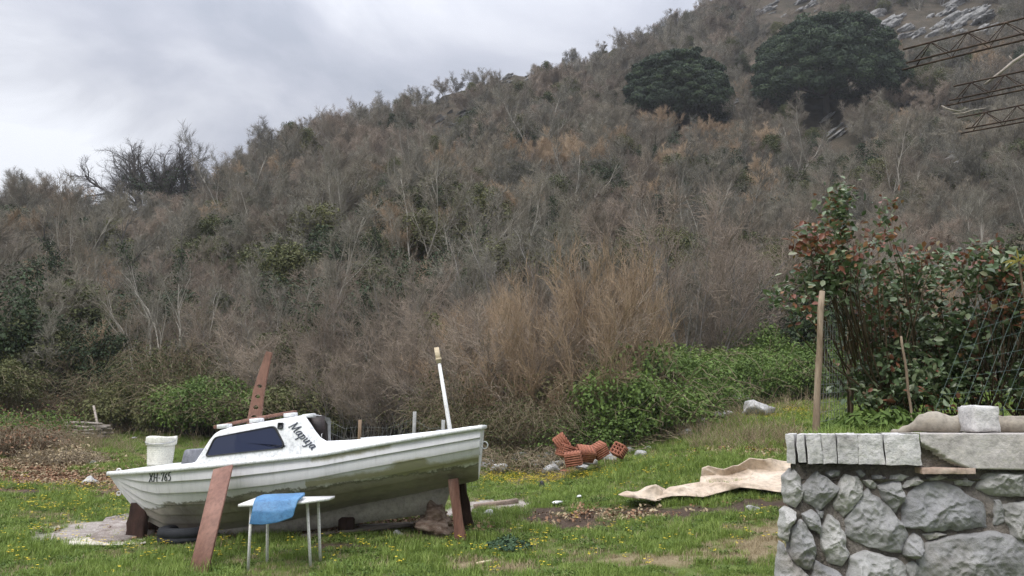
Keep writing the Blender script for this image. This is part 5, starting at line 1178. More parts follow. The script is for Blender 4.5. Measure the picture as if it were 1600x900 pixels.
gs = [blade_tuft(46, .11, .075, .007).build('t', M['grass'], col=False), blade_tuft(40, .10, .10, .007, .8).build('t', M['grass'], col=False), blade_tuft(36, .09, .14, .007, .7).build('t', M['grass'], col=False), clover(46, .11, .05).build('t', M['leaf_green'], col=False), blade_tuft(26, .11, .08, .006, .9).build('t', M['straw'], col=False)]
rg = np.random.default_rng(3); n = 130000; y = 7.2 + 16.5 * rg.random(n) ** .8; s = rg.uniform(-.78, .78, n); x = s * y
keep = rg.random(n) < np.clip(y / 20, .35, 1); x, y, s = x[keep], y[keep], s[keep]
yf = np.interp(s, [-1.5, -.66, -.5, -.3, -.1, .05, .2, .3, .4, .66, 1.5], [22, 22, 23, 21, 19, 17, 17.5, 19.5, 20, 20, 20]); pm = patch_masks(x, y); bare = np.maximum.reduce([pm[0], pm[1] * .6, pm[2], pm[3]])
k = (y < yf + .5) & (rg.random(len(x)) > bare * 1.02) & ~((s > .375) & (y < 13)); x, y, s = x[k], y[k], s[k]; pm = pm[:, k]
clump = np.sin(x * 1.9 + .7 * y) * np.sin(y * 1.7 - .4 * x + 1) + .6 * np.sin(x * 4.3) * np.sin(y * 3.9 + 2)
idx = rg.choice(5, len(x), p=[.40, .22, .05, .24, .09]); idx[(clump > .45) & (rg.random(len(x)) < .55)] = 2; idx[(pm[1] > .2) & (rg.random(len(x)) < .7)] = 4; idx[(clump < -.6) & (rg.random(len(x)) < .45)] = 4; idx[(s > .1) & (y > 13.5) & (rg.random(len(x)) < .35)] = 2
sc_ = rg.uniform(.6, 1.15, len(x)) * np.where(clump < -.4, .75, 1) * np.where(s > .12, np.clip(y / 12, .8, 1.25), 1)
o = stuff_scatter('grass', np.stack([x, y, terrain(x, y)], 1), rg.uniform(0, 6.283, len(x)), sc_, idx, gs); tag(o, 'uneven green grass with clover and straw tufts round the boat', 'grass')
def sprinkle(name, label, cat, spots, srcs, seed, h=0.0, smin=.7, smax=1.3):
    r_ = np.random.default_rng(seed); X, Yv = [], []
    for px, py, rx, ry, n in spots:
        g = ground_at(px, py); a = r_.normal(size=(n, 2)) * .55; X += list(g.x + a[:, 0] * rx); Yv += list(g.y + a[:, 1] * ry)
    X = np.array(X); Yv = np.array(Yv); k = ~((X / Yv > .37) & (Yv < 13)); X, Yv = X[k], Yv[k]
    return tag(stuff_scatter(name, np.stack([X, Yv, terrain(X, Yv) + h], 1), r_.uniform(0, 6.283, len(X)), r_.uniform(smin, smax, len(X)), r_.integers(0, len(srcs), len(X)), srcs), label, cat)
def flower_src():
    mb = MB(); n = 5; P = np.stack([NR.uniform(-.07, .07, n), NR.uniform(-.07, .07, n), NR.uniform(.07, .13, n)], 1)
    for p in P:
        a = np.arange(6) * 1.047; leaves(mb, p + np.stack([np.cos(a), np.sin(a), np.zeros(6)], 1) * .009, np.tile([[0, 0, 1.]], (6, 1)) + NR.normal(size=(6, 3)) * .25, .016, NR)
    return mb.build('f', M['petal'], col=False)
sprinkle('yellow_flowers', 'small yellow flowers dotted through the grass', 'flowers', [(90, 800, 3, 2, 170), (60, 850, 2, 1, 40), (160, 770, 2, 1.2, 80), (800, 752, 1.5, .6, 170), (860, 756, 1.6, .5, 150), (1220, 648, 1.6, 1.6, 420), (1180, 655, 1.6, 1.4, 200), (640, 870, 3, 1, 40), (950, 850, 3, 1.2, 45), (350, 870, 3, 1, 26), (1100, 720, 2.5, 2, 70), (1000, 760, 3, 2, 50)], [flower_src() for _ in range(3)], 4)
def litter_src(mt, sz):
    mb = MB(); n = 14; P = np.stack([NR.uniform(-.14, .14, n), NR.uniform(-.14, .14, n), NR.uniform(.005, .05, n)], 1); leaves(mb, P, NR.normal(size=(n, 3)) * .5 + np.array([0, 0, 1]), NR.uniform(.6, 1.3, n) * sz, NR, 0, .6); return mb.build('l', mt, col=False)
sprinkle('dead_leaves', 'drifts of dead brown leaves on the bare ground', 'leaves', [(110, 750, 2.2, 1.2, 620), (60, 730, 2, 1.5, 420), (40, 660, 2.6, 3, 600), (180, 745, 1.2, .7, 160), (900, 725, 2, 1, 160), (1180, 706, 1.1, .8, 160), (470, 832, 2.4, .4, 120), (660, 822, 1.0, .5, 90), (920, 808, 1.5, .6, 70)], [litter_src(M['dead_leaf'], .06), litter_src(M['straw'], .06), litter_src(M['dead_leaf'], .05)], 6)
def stalk_src():
    mb = MB(); rows = []
    for i in range(26):
        a = R.uniform(0, 6.28); l_ = R.uniform(.2, .55); p = (R.uniform(-.2, .2), R.uniform(-.2, .2), 0); t = R.uniform(.2, .9); q = (p[0] + math.cos(a) * l_ * t, p[1] + math.sin(a) * l_ * t, l_ * (1 - t * .6)); rows.append((*p, *q, .004, .002))
    tubes(mb, rows, 3); return mb.build('s', M['straw'], col=False)
sprinkle('dry_stalks', 'dry straw stalks along the edge between lawn and thicket', 'stalks', [(1000, 700, 2.5, 1.2, 70), (1100, 665, 2.5, 1.2, 70), (900, 700, 2, 1, 60), (820, 720, 1.6, 1, 40), (200, 665, 2, 1.5, 40), (1190, 690, 1.2, .8, 40), (110, 700, 2, 1, 60), (60, 640, 2, 2, 60)], [stalk_src(), stalk_src()], 8)
# ------------------------------------------------------------------ the stone wall on the right
WY = 3.62; WX0 = at(1229, 700, WY).x; WX1 = 4.6; CAPT = at(1300, 678, WY).z; CAPB = at(1300, 724, WY).z
wall = empty('stone_wall', (2.3, WY + .2, 0), 'rough grey limestone wall with a pale concrete coping', 'wall')
mortar = surf('mortar', [(.3, (.12, .105, .09)), (.5, (.205, .182, .158)), (.7, (.30, .275, .245))], 9, .95, .15, 1.0, .03, detail=9)
def stone_mat():
    m_, t, b = new_mat('wall_limestone', .9, .2)
    oi = t.nodes.new('ShaderNodeNewGeometry'); n = nnoise(t, 5.5, 9, .68); n2 = nnoise(t, 1.7, 4, .6); n3 = nnoise(t, 24, 8, .72)
    c = ramp(t, n, [(.28, (.185, .182, .18)), (.45, (.335, .33, .326)), (.6, (.44, .434, .427)), (.78, (.58, .57, .56))])
    c = mixc(t, ramp(t, n2, [(.55, (0, 0, 0)), (.75, (.55, .55, .55))]), c, (.40, .335, .26))
    tone = ramp(t, oi.outputs['Random Per Island'], [(0, (.72, .73, .76)), (1, (1.1, 1.09, 1.05))]); c = mixc(t, 1.0, c, tone, 'MULTIPLY')
    c = mixc(t, ramp(t, n3, [(.62, (0, 0, 0)), (.72, (.5, .5, .5))]), c, (.13, .13, .13))
    t.links.new(c, b.inputs['Base Color'])
    h = math_node(t, 'MULTIPLY_ADD', n3, .6, n); bump(t, b, h, 1.0, .022); return m_
M['wall_stone'] = stone_mat()
def wall_stone(mb, P, y0, depth, seed, map3=None, rings=30, spokes=120):
    """irregular rock face inside polygon P (x, z); bulges towards -y with broken planes"""
    rr = random.Random(seed); P = [Vector(q) for q in P]; c = sum(P, Vector((0, 0))) / len(P); P = [c + (q - c) * 1.05 for q in P]; O = round_poly([tuple(q) for q in P], min((P[i] - P[i - 1]).length for i in range(len(P))) * .14, 3)
    n = len(O); acc = [0]
    for i in range(n): acc.append(acc[-1] + (O[(i + 1) % n] - O[i]).length)
    outl = []
    for k in range(spokes):
        d = acc[-1] * k / spokes; i = max(j for j in range(n) if acc[j] <= d + 1e-9); f = (d - acc[i]) / max(acc[i + 1] - acc[i], 1e-9); outl.append(O[i].lerp(O[(i + 1) % n], f))
    size = math.sqrt(abs(sum(outl[i].x * outl[i - 1].y - outl[i - 1].x * outl[i].y for i in range(spokes))) / 2); off = Vector((rr.uniform(-90, 90), rr.uniform(-90, 90), 0))
    pl = [(Vector((rr.gauss(0, .75), rr.gauss(0, .75))), rr.uniform(.55, 1.1)) for _ in range(8)]
    V = []; F = []
    for r in range(rings + 1):
        rho = 1 - r / rings; base = (1 - rho ** 3.2) ** .62
        for k in range(spokes):
            q = c.lerp(outl[k], rho); rel = (q - c) / max(size, .01)
            h = min([base * 1.0] + [a + rel.dot(g) for g, a in pl]); h = max(h, base * .45)
            z3 = Vector((q.x, q.y, 0)) * 9 + off; wob = mnoise.noise(z3) * .20 + mnoise.noise(z3 * 2.3) * .10 + (.5 - abs(mnoise.noise(z3 * 3.1 + Vector((3, 3, 3))))) * .22 + mnoise.noise(z3 * 6.5) * .05 + mnoise.noise(z3 * 14) * .018
            e = .012 * mnoise.noise(Vector((q.x * 22, q.y * 22, seed)));
            x, z = q.x + e * rho, q.y + e * rho * .7; y = y0 - depth * (h + wob * (.35 + .65 * base)) + (.05 if r == 0 else 0)
            V.append(map3(x, y, z) if map3 else (x, y, z))
    for r in range(rings):
        for k in range(spokes): F.append((r * spokes + k, r * spokes + (k + 1) % spokes, (r + 1) * spokes + (k + 1) % spokes, (r + 1) * spokes + k))
    mb.add(V, F)
STONES = [[(1234, 746), (1247, 733), (1258, 748), (1260, 780), (1250, 795), (1238, 788)], [(1254, 764), (1281, 737), (1299, 750), (1315, 764), (1302, 786), (1288, 800), (1266, 788)], [(1308, 788), (1318, 752), (1326, 742), (1346, 744), (1358, 760), (1345, 786), (1326, 809), (1311, 800)],
    [(1327, 815), (1345, 786), (1362, 764), (1392, 788), (1412, 812), (1428, 838), (1416, 867), (1385, 862), (1345, 850), (1329, 836)], [(1376, 760), (1398, 753), (1416, 754), (1417, 782), (1408, 803), (1388, 786)], [(1416, 800), (1427, 772), (1450, 755), (1475, 752), (1510, 766), (1545, 792), (1557, 825), (1522, 829), (1450, 832), (1420, 822)],
    [(1533, 766), (1545, 743), (1575, 738), (1612, 741), (1630, 776), (1570, 776)], [(1572, 790), (1612, 785), (1640, 850), (1596, 845), (1580, 815)], [(1440, 902), (1442, 880), (1456, 850), (1500, 839), (1560, 832), (1602, 842), (1645, 900), (1600, 945), (1480, 948)], [(1418, 870), (1421, 850), (1437, 833), (1449, 841), (1447, 860), (1435, 878)],
    [(1288, 830), (1301, 804), (1318, 814), (1327, 850), (1333, 868), (1322, 888), (1299, 880), (1290, 860)], [(1241, 870), (1243, 830), (1257, 812), (1272, 832), (1282, 868), (1272, 893), (1250, 890)], [(1256, 806), (1274, 797), (1287, 811), (1285, 836), (1273, 828)], [(1330, 905), (1335, 872), (1360, 862), (1418, 880), (1428, 905), (1400, 945), (1345, 945)],
    [(1272, 912), (1280, 878), (1310, 892), (1328, 906), (1325, 945), (1280, 940)], [(1225, 905), (1229, 850), (1246, 884), (1270, 906), (1266, 945), (1228, 945)], [(1228, 842), (1231, 800), (1238, 795), (1252, 800), (1241, 822), (1236, 850)], [(1344, 737), (1353, 734), (1361, 743), (1353, 748)], [(1354, 750), (1366, 750), (1379, 758), (1374, 767), (1360, 762)],
    [(1398, 745), (1415, 740), (1430, 746), (1418, 753), (1399, 753)], [(1416, 763), (1425, 752), (1443, 744), (1451, 752), (1438, 761)], [(1500, 751), (1516, 748), (1536, 753), (1528, 760), (1503, 759)], [(1296, 740), (1306, 734), (1319, 737), (1318, 745), (1300, 746)], [(1562, 783), (1571, 781), (1577, 800), (1580, 820), (1563, 822)], [(1423, 885), (1434, 880), (1442, 890), (1440, 925), (1428, 915)], [(1368, 745), (1384, 742), (1394, 747), (1386, 752), (1372, 751)], [(1455, 747), (1475, 743), (1492, 746), (1480, 751), (1460, 751)],
    [(1276, 790), (1282, 802), (1294, 800), (1290, 812), (1282, 806)], [(1450, 836), (1470, 834), (1490, 838), (1460, 846)]]
mb = MB()
def to_w(px, py): q = at(px, py, WY - .03); return (q.x, q.z)
for i, P in enumerate(STONES): wall_stone(mb, [to_w(*q) for q in P][::-1], WY + .03, .085 if i < 17 else .05, 100 + i)
rr = random.Random(8); zrow = at(1300, 945, WY).z     # courses below and beyond the frame
while zrow > .02:
    h = rr.uniform(.22, .32); x = WX0
    while x < WX1 - .1:
        wdt = rr.uniform(.25, .5); wall_stone(mb, [(x + .01, zrow - h + rr.uniform(0, .05)), (x + wdt - .02, zrow - h + rr.uniform(0, .05)), (x + wdt - .015, zrow - rr.uniform(.01, .06)), (x + wdt * .5, zrow - rr.uniform(.0, .03)), (x + .015, zrow - rr.uniform(.01, .06))], WY + .03, .08, rr.randint(0, 9999), rings=8, spokes=36); x += wdt
    zrow -= h
x = at(1640, 800, WY).x
zt = CAPB - .04
for row in range(3):
    h = .16; xx = x + row * .05
    while xx < WX1 - .1:
        wdt = rr.uniform(.22, .4); wall_stone(mb, [(xx, zt - h), (xx + wdt - .02, zt - h + .02), (xx + wdt - .02, zt - .02), (xx + .02, zt - .01)], WY + .03, .08, rr.randint(0, 9999), rings=8, spokes=36); xx += wdt
    zt -= h
# the end face, running back to the right out of sight
EDX, EDY = .40, .92
def endmap(x, y, z): k = x; off = y; nx, ny = -EDY, EDX; return (WX0 + .02 + EDX * k - nx * off, WY + .05 + EDY * k - ny * off, z)
zt = CAPB - .02
while zt > .02:
    h = rr.uniform(.17, .3); k = .0
    while k < 2.2:
        wdt = rr.uniform(.2, .42); wall_stone(mb, [(k + wdt - .015, zt - h + .01), (k, zt - h + rr.uniform(0, .04)), (k + .015, zt - rr.uniform(.01, .04)), (k + wdt - .02, zt - rr.uniform(.01, .04))][::1], .03, .06, rr.randint(0, 9999), endmap, 8, 36); k += wdt
    zt -= h
mb.build('stones', M['wall_stone'], wall, True)
# mortar core with a rough face
mb = MB(); V = []; nx_, nz_ = 220, 100
for j in range(nz_ + 1):
    for i in range(nx_ + 1):
        x = WX0 + .012 + (WX1 - WX0) * i / nx_; z = -.1 + (CAPB + .03) * j / nz_ + .0; q = Vector((x * 12, z * 12, 0)); d = mnoise.noise(q) * .022 + mnoise.noise(q * 2.6) * .016 + mnoise.noise(q * 6) * .008
        if z > CAPB - .075: d -= .028
        V.append((x, WY + .034 + d + (.0 if i else .02), min(z + .09 * 0, CAPB + .02)))
mb.add(V, [(j * (nx_ + 1) + i, j * (nx_ + 1) + i + 1, (j + 1) * (nx_ + 1) + i + 1, (j + 1) * (nx_ + 1) + i) for j in range(nz_) for i in range(nx_)])
E = lambda k: (WX0 + .03 + EDX * k, WY + .05 + EDY * k)
p0, p1 = (WX0 + .02, WY + .02), E(2.2); q1 = (p1[0] + .35, p1[1] - .1); q0 = (WX0 + .45, WY + .42); q2 = (WX1, WY + .42); q3 = (WX1, WY + .03); zz0, zz1 = -.1, CAPB - .005
ring_ = [p0, q3, q2, q0, q1, p1]; n = 6
mb.add([(x, y, zz0) for x, y in ring_] + [(x, y, zz1) for x, y in ring_], [tuple(range(5, -1, -1)), (6, 7, 8, 9), (6, 9, 10, 11)] + [(k, (k + 1) % 6, (k + 1) % 6 + 6, k + 6) for k in range(6)])
mb.build('mortar', mortar, wall)
# coping: cut blocks on the left, rough cast concrete on the right
cop_m = surf('coping_pale', [(.28, (.30, .288, .278)), (.42, (.45, .437, .427)), (.62, (.57, .556, .546)), (.8, (.48, .455, .425))], 6, .9, .2, .7, .015, detail=9)
cuts = [1231, 1246, 1259.5, 1284, 1307, 1340.5, 1381, 1438]
def slab(mb, x0, x1, z0, z1, y0, y1, seed, nx=14, nz=8, amp=.007, edge=.012, skew=.0):
    """block with hand-dressed faces and worn edges"""
    off = Vector((seed * 3.7, seed * 1.3, 0)); V = []; F = []; ny = 6; idx = {}
    def pt(x, y, z):
        u, v, w_ = (x - x0) / (x1 - x0), (y - y0) / (y1 - y0), (z - z0) / (z1 - z0)
        q = Vector((x, y, z)) * 16 + off; d = Vector((mnoise.noise(q), mnoise.noise(q + Vector((9, 0, 0))), mnoise.noise(q + Vector((0, 9, 0))))) * amp + Vector((mnoise.noise(q * 3), mnoise.noise(q * 3 + Vector((4, 4, 4))), mnoise.noise(q * 3 + Vector((0, 0, 7))))) * amp * .5
        ex = [min(a, 1 - a) * l_ for a, l_ in ((u, x1 - x0), (v, y1 - y0), (w_, z1 - z0))]; c = Vector(((x0 + x1) / 2, (y0 + y1) / 2, (z0 + z1) / 2)); p = Vector((x, y, z)) + d
        if sorted(ex)[1] < edge * .5: p = p + (Vector((c.x - p.x, c.y - p.y, c.z - p.z)).normalized()) * edge * .5
        p.x += (y - y0) * skew
        return p
    def grid_(f, n, m_):
        b = len(V)
        for i in range(n + 1):
            for j in range(m_ + 1): V.append(tuple(pt(*f(i / n, j / m_))))
        for i in range(n):
            for j in range(m_): F.append((b + i * (m_ + 1) + j, b + (i + 1) * (m_ + 1) + j, b + (i + 1) * (m_ + 1) + j + 1, b + i * (m_ + 1) + j + 1))
    lx = lambda a: x0 + (x1 - x0) * a; ly = lambda a: y0 + (y1 - y0) * a; lz = lambda a: z0 + (z1 - z0) * a
    grid_(lambda a, b: (lx(a), y0, lz(b)), nx, nz); grid_(lambda a, b: (lx(a), y1, lz(b)), nx, nz); grid_(lambda a, b: (lx(a), ly(b), z1), nx, ny); grid_(lambda a, b: (lx(a), ly(b), z0), nx, ny); grid_(lambda a, b: (x0, ly(a), lz(b)), ny, nz); grid_(lambda a, b: (x1, ly(a), lz(b)), ny, nz)
    mb.add(V, F)
for i in range(len(cuts) - 1):
    a, b = at(cuts[i], 700, WY - .04).x, at(cuts[i + 1], 700, WY - .04).x; mb = MB(); bulge = (.03, .012, .0, .004, .0, .003, -.002)[i]
    slab(mb, a + .0015, b - .0015, CAPB - (.0, -.006, 0, .0, .002, .003, .006)[i], CAPT - .002 * (i % 2), WY - .045 + bulge, WY + .40, i + 3, amp=.005, edge=.005, skew=.40); mb.build('coping_block', cop_m, wall, True)
a = at(1438, 700, WY - .04).x; mb = MB(); off = []
nx_, nz_ = 90, 22; x1 = WX1; zb_l, zb_r = at(1440, 730, WY).z, at(1600, 738, WY).z
def plas(x, f):    # front face of the cast concrete; a corner has broken away at its lower left
    zb = zb_l + (zb_r - zb_l) * (x - a) / 1.0 if x < a + 1 else zb_r; z = zb + (CAPT + .003 - zb) * f; q = Vector((x * 14, z * 14, 2)); d = mnoise.noise(q) * .005 + mnoise.noise(q * 4) * .003
    hole = (x - a) < .19 * max(0, 1 - ((z - zb) / .105)) + .02 * mnoise.noise(q * 1.5) if z - zb < .105 else False
    return (x, WY - .042 + d + (.06 if hole else 0), z)
V = [plas(a + .002 + (x1 - a) * (i / nx_) ** 1.6, j / nz_) for i in range(nx_ + 1) for j in range(nz_ + 1)]; m_ = nz_ + 1
top_b = [(V[i * m_ + nz_][0], WY + .40, CAPT + .004) for i in range(nx_ + 1)]; V += top_b; b0 = (nx_ + 1) * m_
F = [(i * m_ + j, (i + 1) * m_ + j, (i + 1) * m_ + j + 1, i * m_ + j + 1) for i in range(nx_) for j in range(nz_)] + [(i * m_ + nz_, (i + 1) * m_ + nz_, b0 + i + 1, b0 + i) for i in range(nx_)]
V += [(V[i * m_][0], WY + .05, V[i * m_][2]) for i in range(nx_ + 1)]; b1 = b0 + nx_ + 1; F += [(i * m_, b1 + i, b1 + i + 1, (i + 1) * m_) for i in range(nx_)]
mb.add(V, F); plas_m = surf('cast_concrete', [(.28, (.33, .305, .285)), (.5, (.43, .40, .378)), (.7, (.50, .472, .45))], 3.5, .92, .2, .6, .008, detail=9, fine=18); mb.build('cast_coping', plas_m, wall)
# dark broken corner filling and the thin red slip under it
mb = MB(); p = at(1447, 735, WY); slab(mb, a + .002, a + .21, zb_l - .004, zb_l + .112, WY + .0, WY + .06, 44, 16, 12, .012, .004); mb.build('broken_core', mortar, wall)
slip_m = surf('brick_slip', [(.3, (.34, .225, .17)), (.6, (.46, .36, .30)), (.8, (.52, .45, .39))], 7, .9, .2, .5, .006)
mb = MB(); q0_, q1_ = at(1440, 738.5, WY - .04), at(1525, 737, WY - .04); slab(mb, q0_.x, q1_.x, q0_.z - .006, q0_.z + .022, WY - .046, WY + .03, 51, 16, 4, .003, .006); mb.build('brick_slip', slip_m, wall)

# ------------------------------------------------------------------ terrace behind the wall
mb = MB(); V = []; F = []; ny, nx = 26, 24
for j in range(ny + 1):
    y = WY + .3 + (13 - WY - .3) * (j / ny) ** 1.3
    for i in range(nx + 1):
        f = i / nx; xl = max(WX0 + .12 + (y - WY - .1) * .43, .385 * y if y > 4.6 else 0); x = xl + (11 - xl) * f ** 1.5
        z = 1.475 + .03 * math.sin(x * 3 + y) * math.sin(y * 2.3) + max(0, y - 8) * .09; V.append((x, y, z))
m_ = nx + 1; F = [(j * m_ + i, j * m_ + i + 1, (j + 1) * m_ + i + 1, (j + 1) * m_ + i) for j in range(ny) for i in range(nx)]
n0 = len(V); rim = [j * m_ for j in range(ny + 1)] + [ny * m_ + i for i in range(1, nx + 1)]
V += [(V[k][0] - (.018 * V[k][1] if V[k][1] > 5.5 else -.1), V[k][1], tz(V[k][0], V[k][1]) - .15) for k in rim]; SK = [(rim[i], rim[i + 1], n0 + i + 1, n0 + i) for i in range(len(rim) - 1)]
soil_m = surf('bed_soil', [(.3, (.045, .04, .022)), (.5, (.08, .075, .035)), (.7, (.14, .11, .075))], 5, .95, .1, .8, .04); mb.add(V, F); mb.f.append((np.array(SK), 1)); bank_m = surf('grass_bank', [(.3, (.05, .06, .025)), (.5, (.095, .14, .036)), (.7, (.15, .20, .055))], 4, .95, .1, 1.0, .06); tr = mb.build('terrace', [soil_m, bank_m]); tr['kind'] = 'structure'
def TZ_(x, y): return 1.475 + .03 * math.sin(x * 3 + y) * math.sin(y * 2.3) + max(0, y - 8) * .09
# grass and weeds on the terrace
rg = np.random.default_rng(17); n = 5200; y = 4.05 + 8 * rg.random(n) ** 1.2; xl = np.maximum(WX0 + .15 + (y - WY - .1) * .43, .39 * y); x = xl + rg.random(n) ** 1.3 * 4.5
tg = [blade_tuft(30, .10, .16, .007, .7).build('t', M['grass'], col=False), clover(34, .10, .09).build('t', M['leaf_green'], col=False), blade_tuft(24, .10, .12, .006, .9).build('t', M['straw'], col=False)]
z = np.array([TZ_(a, b) for a, b in zip(x, y)]); o = stuff_scatter('terrace_grass', np.stack([x, y, z], 1), rg.uniform(0, 6.28, n), rg.uniform(.4, .85, n), rg.choice(3, n, p=[.5, .38, .12]), tg); tag(o, 'grass and clover on the terrace behind the stone wall', 'grass')
def leafy(px, py, Y, rx, hz, n, size, mat, label, name, seed, group):
    r_ = np.random.default_rng(seed); p = at(px, py, Y); z0 = TZ_(p.x, Y); mb = MB(); a = r_.uniform(0, 6.283, n); q = rx * r_.random(n) ** .55; P = np.stack([p.x + q * np.cos(a), Y + q * .7 * np.sin(a), z0 + hz * r_.random(n) ** .8 * (1.05 - (q / rx) ** 2 * .6)], 1)
    root = empty(name, (p.x, Y, z0), label, 'weed', group); leaves(mb, P, np.stack([np.cos(a) * .6, np.sin(a) * .6, np.full(n, .8)], 1) + r_.normal(size=(n, 3)) * .35, r_.uniform(.6, 1.3, n) * size, r_, 0, .5, .2, 6); mb.build('leaves', mat, root)
    st_ = MB(); rows = [(p.x + (P[i, 0] - p.x) * .3, Y + (P[i, 1] - Y) * .3, z0 - .02, *P[i], .004, .002) for i in range(0, n, 9)]; tubes(st_, rows, 3); st_.build('stems', M['leaf_green'], root)
for a in ((1320, 655, 5.2, .26, .17, 420, .055, 'leafy green weed left of the thin brown stake'), (1352, 650, 5.0, .24, .20, 420, .06, 'leafy green weed in front of the rose bush'), (1395, 648, 4.8, .28, .20, 480, .06, 'leafy green weed at the left of the lumpy grey roll'), (1440, 645, 5.1, .26, .19, 380, .055, 'leafy green weed behind the lumpy grey roll'), (1500, 640, 5.2, .32, .2, 420, .055, 'leafy green weed behind the concrete block')):
    leafy(*a[:7], M['leaf_green'], a[7], 'weed', int(a[0]), 'weeds behind the stone wall')
# posts
bamboo = surf('bleached_cane', [(.3, (.13, .095, .062)), (.5, (.24, .18, .125)), (.7, (.34, .275, .205))], 5, .8, .25, .5, .006, (4, 4, .5))
def pole_(name, P, r, mat, label, cat, group):
    mb = MB(); n = 9; pts = []
    for i in range(n): t = i / (n - 1) * (len(P) - 1); k = min(int(t), len(P) - 2); pts.append(P[k].lerp(P[k + 1], t - k) + Vector((R.uniform(-.004, .004), R.uniform(-.004, .004), 0)))
    path(mb, pts, [r * (1.1 - .25 * i / n) * (1.12 if i % 3 == 1 else 1) for i in range(n)], 9); return tag(mb.build(name, mat, smooth=True), label, cat, group)
b = at(1273, 676, 4.75); b.z = TZ_(b.x, b.y) - .05; pole_('stake', [b, at(1279, 570, 4.75), at(1284, 455, 4.75)], .019, bamboo, 'tall pale wooden stake tied to the left side of the rose bush', 'stake', 'stakes beside the rose bush')
b = at(1328, 645, 5.6); b.z = TZ_(b.x, b.y) - .05; pole_('stake', [b, at(1327, 580, 5.6), at(1327, 500, 5.6)], .020, wood_post, 'shorter brown stake standing behind the pale one', 'stake', 'stakes beside the rose bush')
b = at(1424, 628, 5.0); b.z = TZ_(b.x, b.y) - .02; pole_('stake', [b, at(1416, 580, 5.0), at(1408, 525, 5.0)], .008, bamboo, 'thin pale cane leaning inside the rose bush', 'stake', 'stakes beside the rose bush')
# netting between the two stakes
nn = MB(); rows = []; A0, A1 = at(1276, 660, 4.77), at(1281, 500, 4.77); B0, B1 = at(1327, 650, 5.6), at(1326, 510, 5.6)
for k in range(13): t = k / 12; rows.append((*A0.lerp(B0, t), *A1.lerp(B1, t), .0016, .0016))
for k in range(12): t = k / 11; rows.append((*A0.lerp(A1, t), *B0.lerp(B1, t), .0016, .0016))
tubes(nn, rows, 3); tag(nn.build('netting', wire_m), 'thin wire netting stretched between the two stakes', 'netting')
# rose bushes
rose_m = plant_mat('rose_leaf', [(0, (.04, .068, .026)), (.40, (.075, .118, .045)), (.75, (.135, .18, .085)), (.93, (.25, .28, .17)), (.955, (.17, .075, .045)), (1, (.24, .095, .055))], .0, .2, .36, .5)
rose_red = plant_mat('rose_young', [(0, (.14, .05, .035)), (.5, (.22, .085, .05)), (.8, (.27, .15, .06)), (1, (.10, .12, .05))], .0, .2, .45, .4)
stem_m = surf('rose_stem', [(.3, (.04, .035, .02)), (.7, (.11, .075, .045))], 9, .8, .2, .4, .004)
def rose(base, blobs, label, seed):
    r_ = np.random.default_rng(seed); rr = random.Random(seed); root = empty('rose_bush', base, label, 'bush', 'rose bushes behind the wall'); A, B, S = MB(), MB(), MB()
    for px, py, Y, hx, hy, hd, n, red in blobs:
        c = at(px, py, Y); k = Y / F_PX; R3 = np.array([hx * k, hd, hy * k]); cl = max(4, n // 26)
        q = unit(r_.normal(size=(cl, 3))) * (r_.random(cl) ** .45)[:, None] * R3 + np.array(c)
        for i in range(cl):
            end = q[i]; mid = np.array(base) * .35 + end * .65 + r_.normal(size=3) * .06; mid[2] = base[2] * .5 + end[2] * .5
            if rr.random() < .07: path(S, [Vector(base) + Vector((rr.uniform(-.3, .3), rr.uniform(-.2, .2), -.04)), Vector(base).lerp(Vector(mid), .5) + Vector((rr.uniform(-.1, .1), 0, .08)), Vector(mid), Vector(end)], [.010, .008, .006, .003], 5)
            elif rr.random() < .5: path(S, [Vector(mid), Vector(mid).lerp(Vector(end), .5) + Vector((rr.uniform(-.05, .05), 0, .03)), Vector(end)], [.005, .004, .002], 4)
            m_ = int(n / cl); P = end + r_.normal(size=(m_, 3)) * np.array([.055, .055, .045]); nr = r_.normal(size=(m_, 3)) * .75 + np.array([0, -.12, .75])
            young = rr.random() < red * .8; leaves(B if young else A, P, nr, (.03 + .042 * r_.random(m_) ** 1.4) * (.85 if young else 1), r_, 0, .66, .22, 6)
    A.build('foliage', rose_m, root)
    if B.n: B.build('young_foliage', rose_red, root)
    S.build('stems', stem_m, root)
b = at(1385, 655, 5.4); b.z = TZ_(b.x, b.y)
rose(b, [(1322, 405, 5.2, 78, 66, .3, 950, .35), (1306, 312, 5.2, 26, 18, .1, 150, .3), (1300, 345, 5.2, 28, 30, .12, 150, .5), (1386, 335, 5.3, 20, 18, .08, 70, .8), (1380, 375, 5.3, 22, 24, .1, 70, .4), (1262, 378, 5.1, 28, 28, .12, 170, .6), (1236, 466, 5.0, 30, 12, .1, 90, .25), (1258, 490, 5.0, 22, 24, .1, 90, .65), (1290, 440, 5.1, 40, 30, .15, 300, .2),
         (1390, 450, 5.5, 72, 60, .3, 720, .3), (1448, 410, 5.6, 44, 24, .2, 300, .2), (1395, 540, 5.6, 80, 60, .35, 850, .12), (1400, 595, 5.6, 85, 44, .35, 900, .04), (1375, 565, 5.4, 30, 50, .25, 350, .1), (1460, 560, 5.5, 40, 60, .25, 700, .06), (1440, 610, 5.3, 50, 36, .25, 420, .04), (1385, 620, 5.25, 60, 26, .2, 320, .03), (1345, 490, 5.5, 24, 30, .2, 130, .25), (1460, 480, 5.7, 40, 50, .3, 450, .25)], 'tall left rose bush with reddish young leaves, tied to the pale stake', 5)
b = at(1560, 650, 5.3); b.z = TZ_(b.x, b.y)
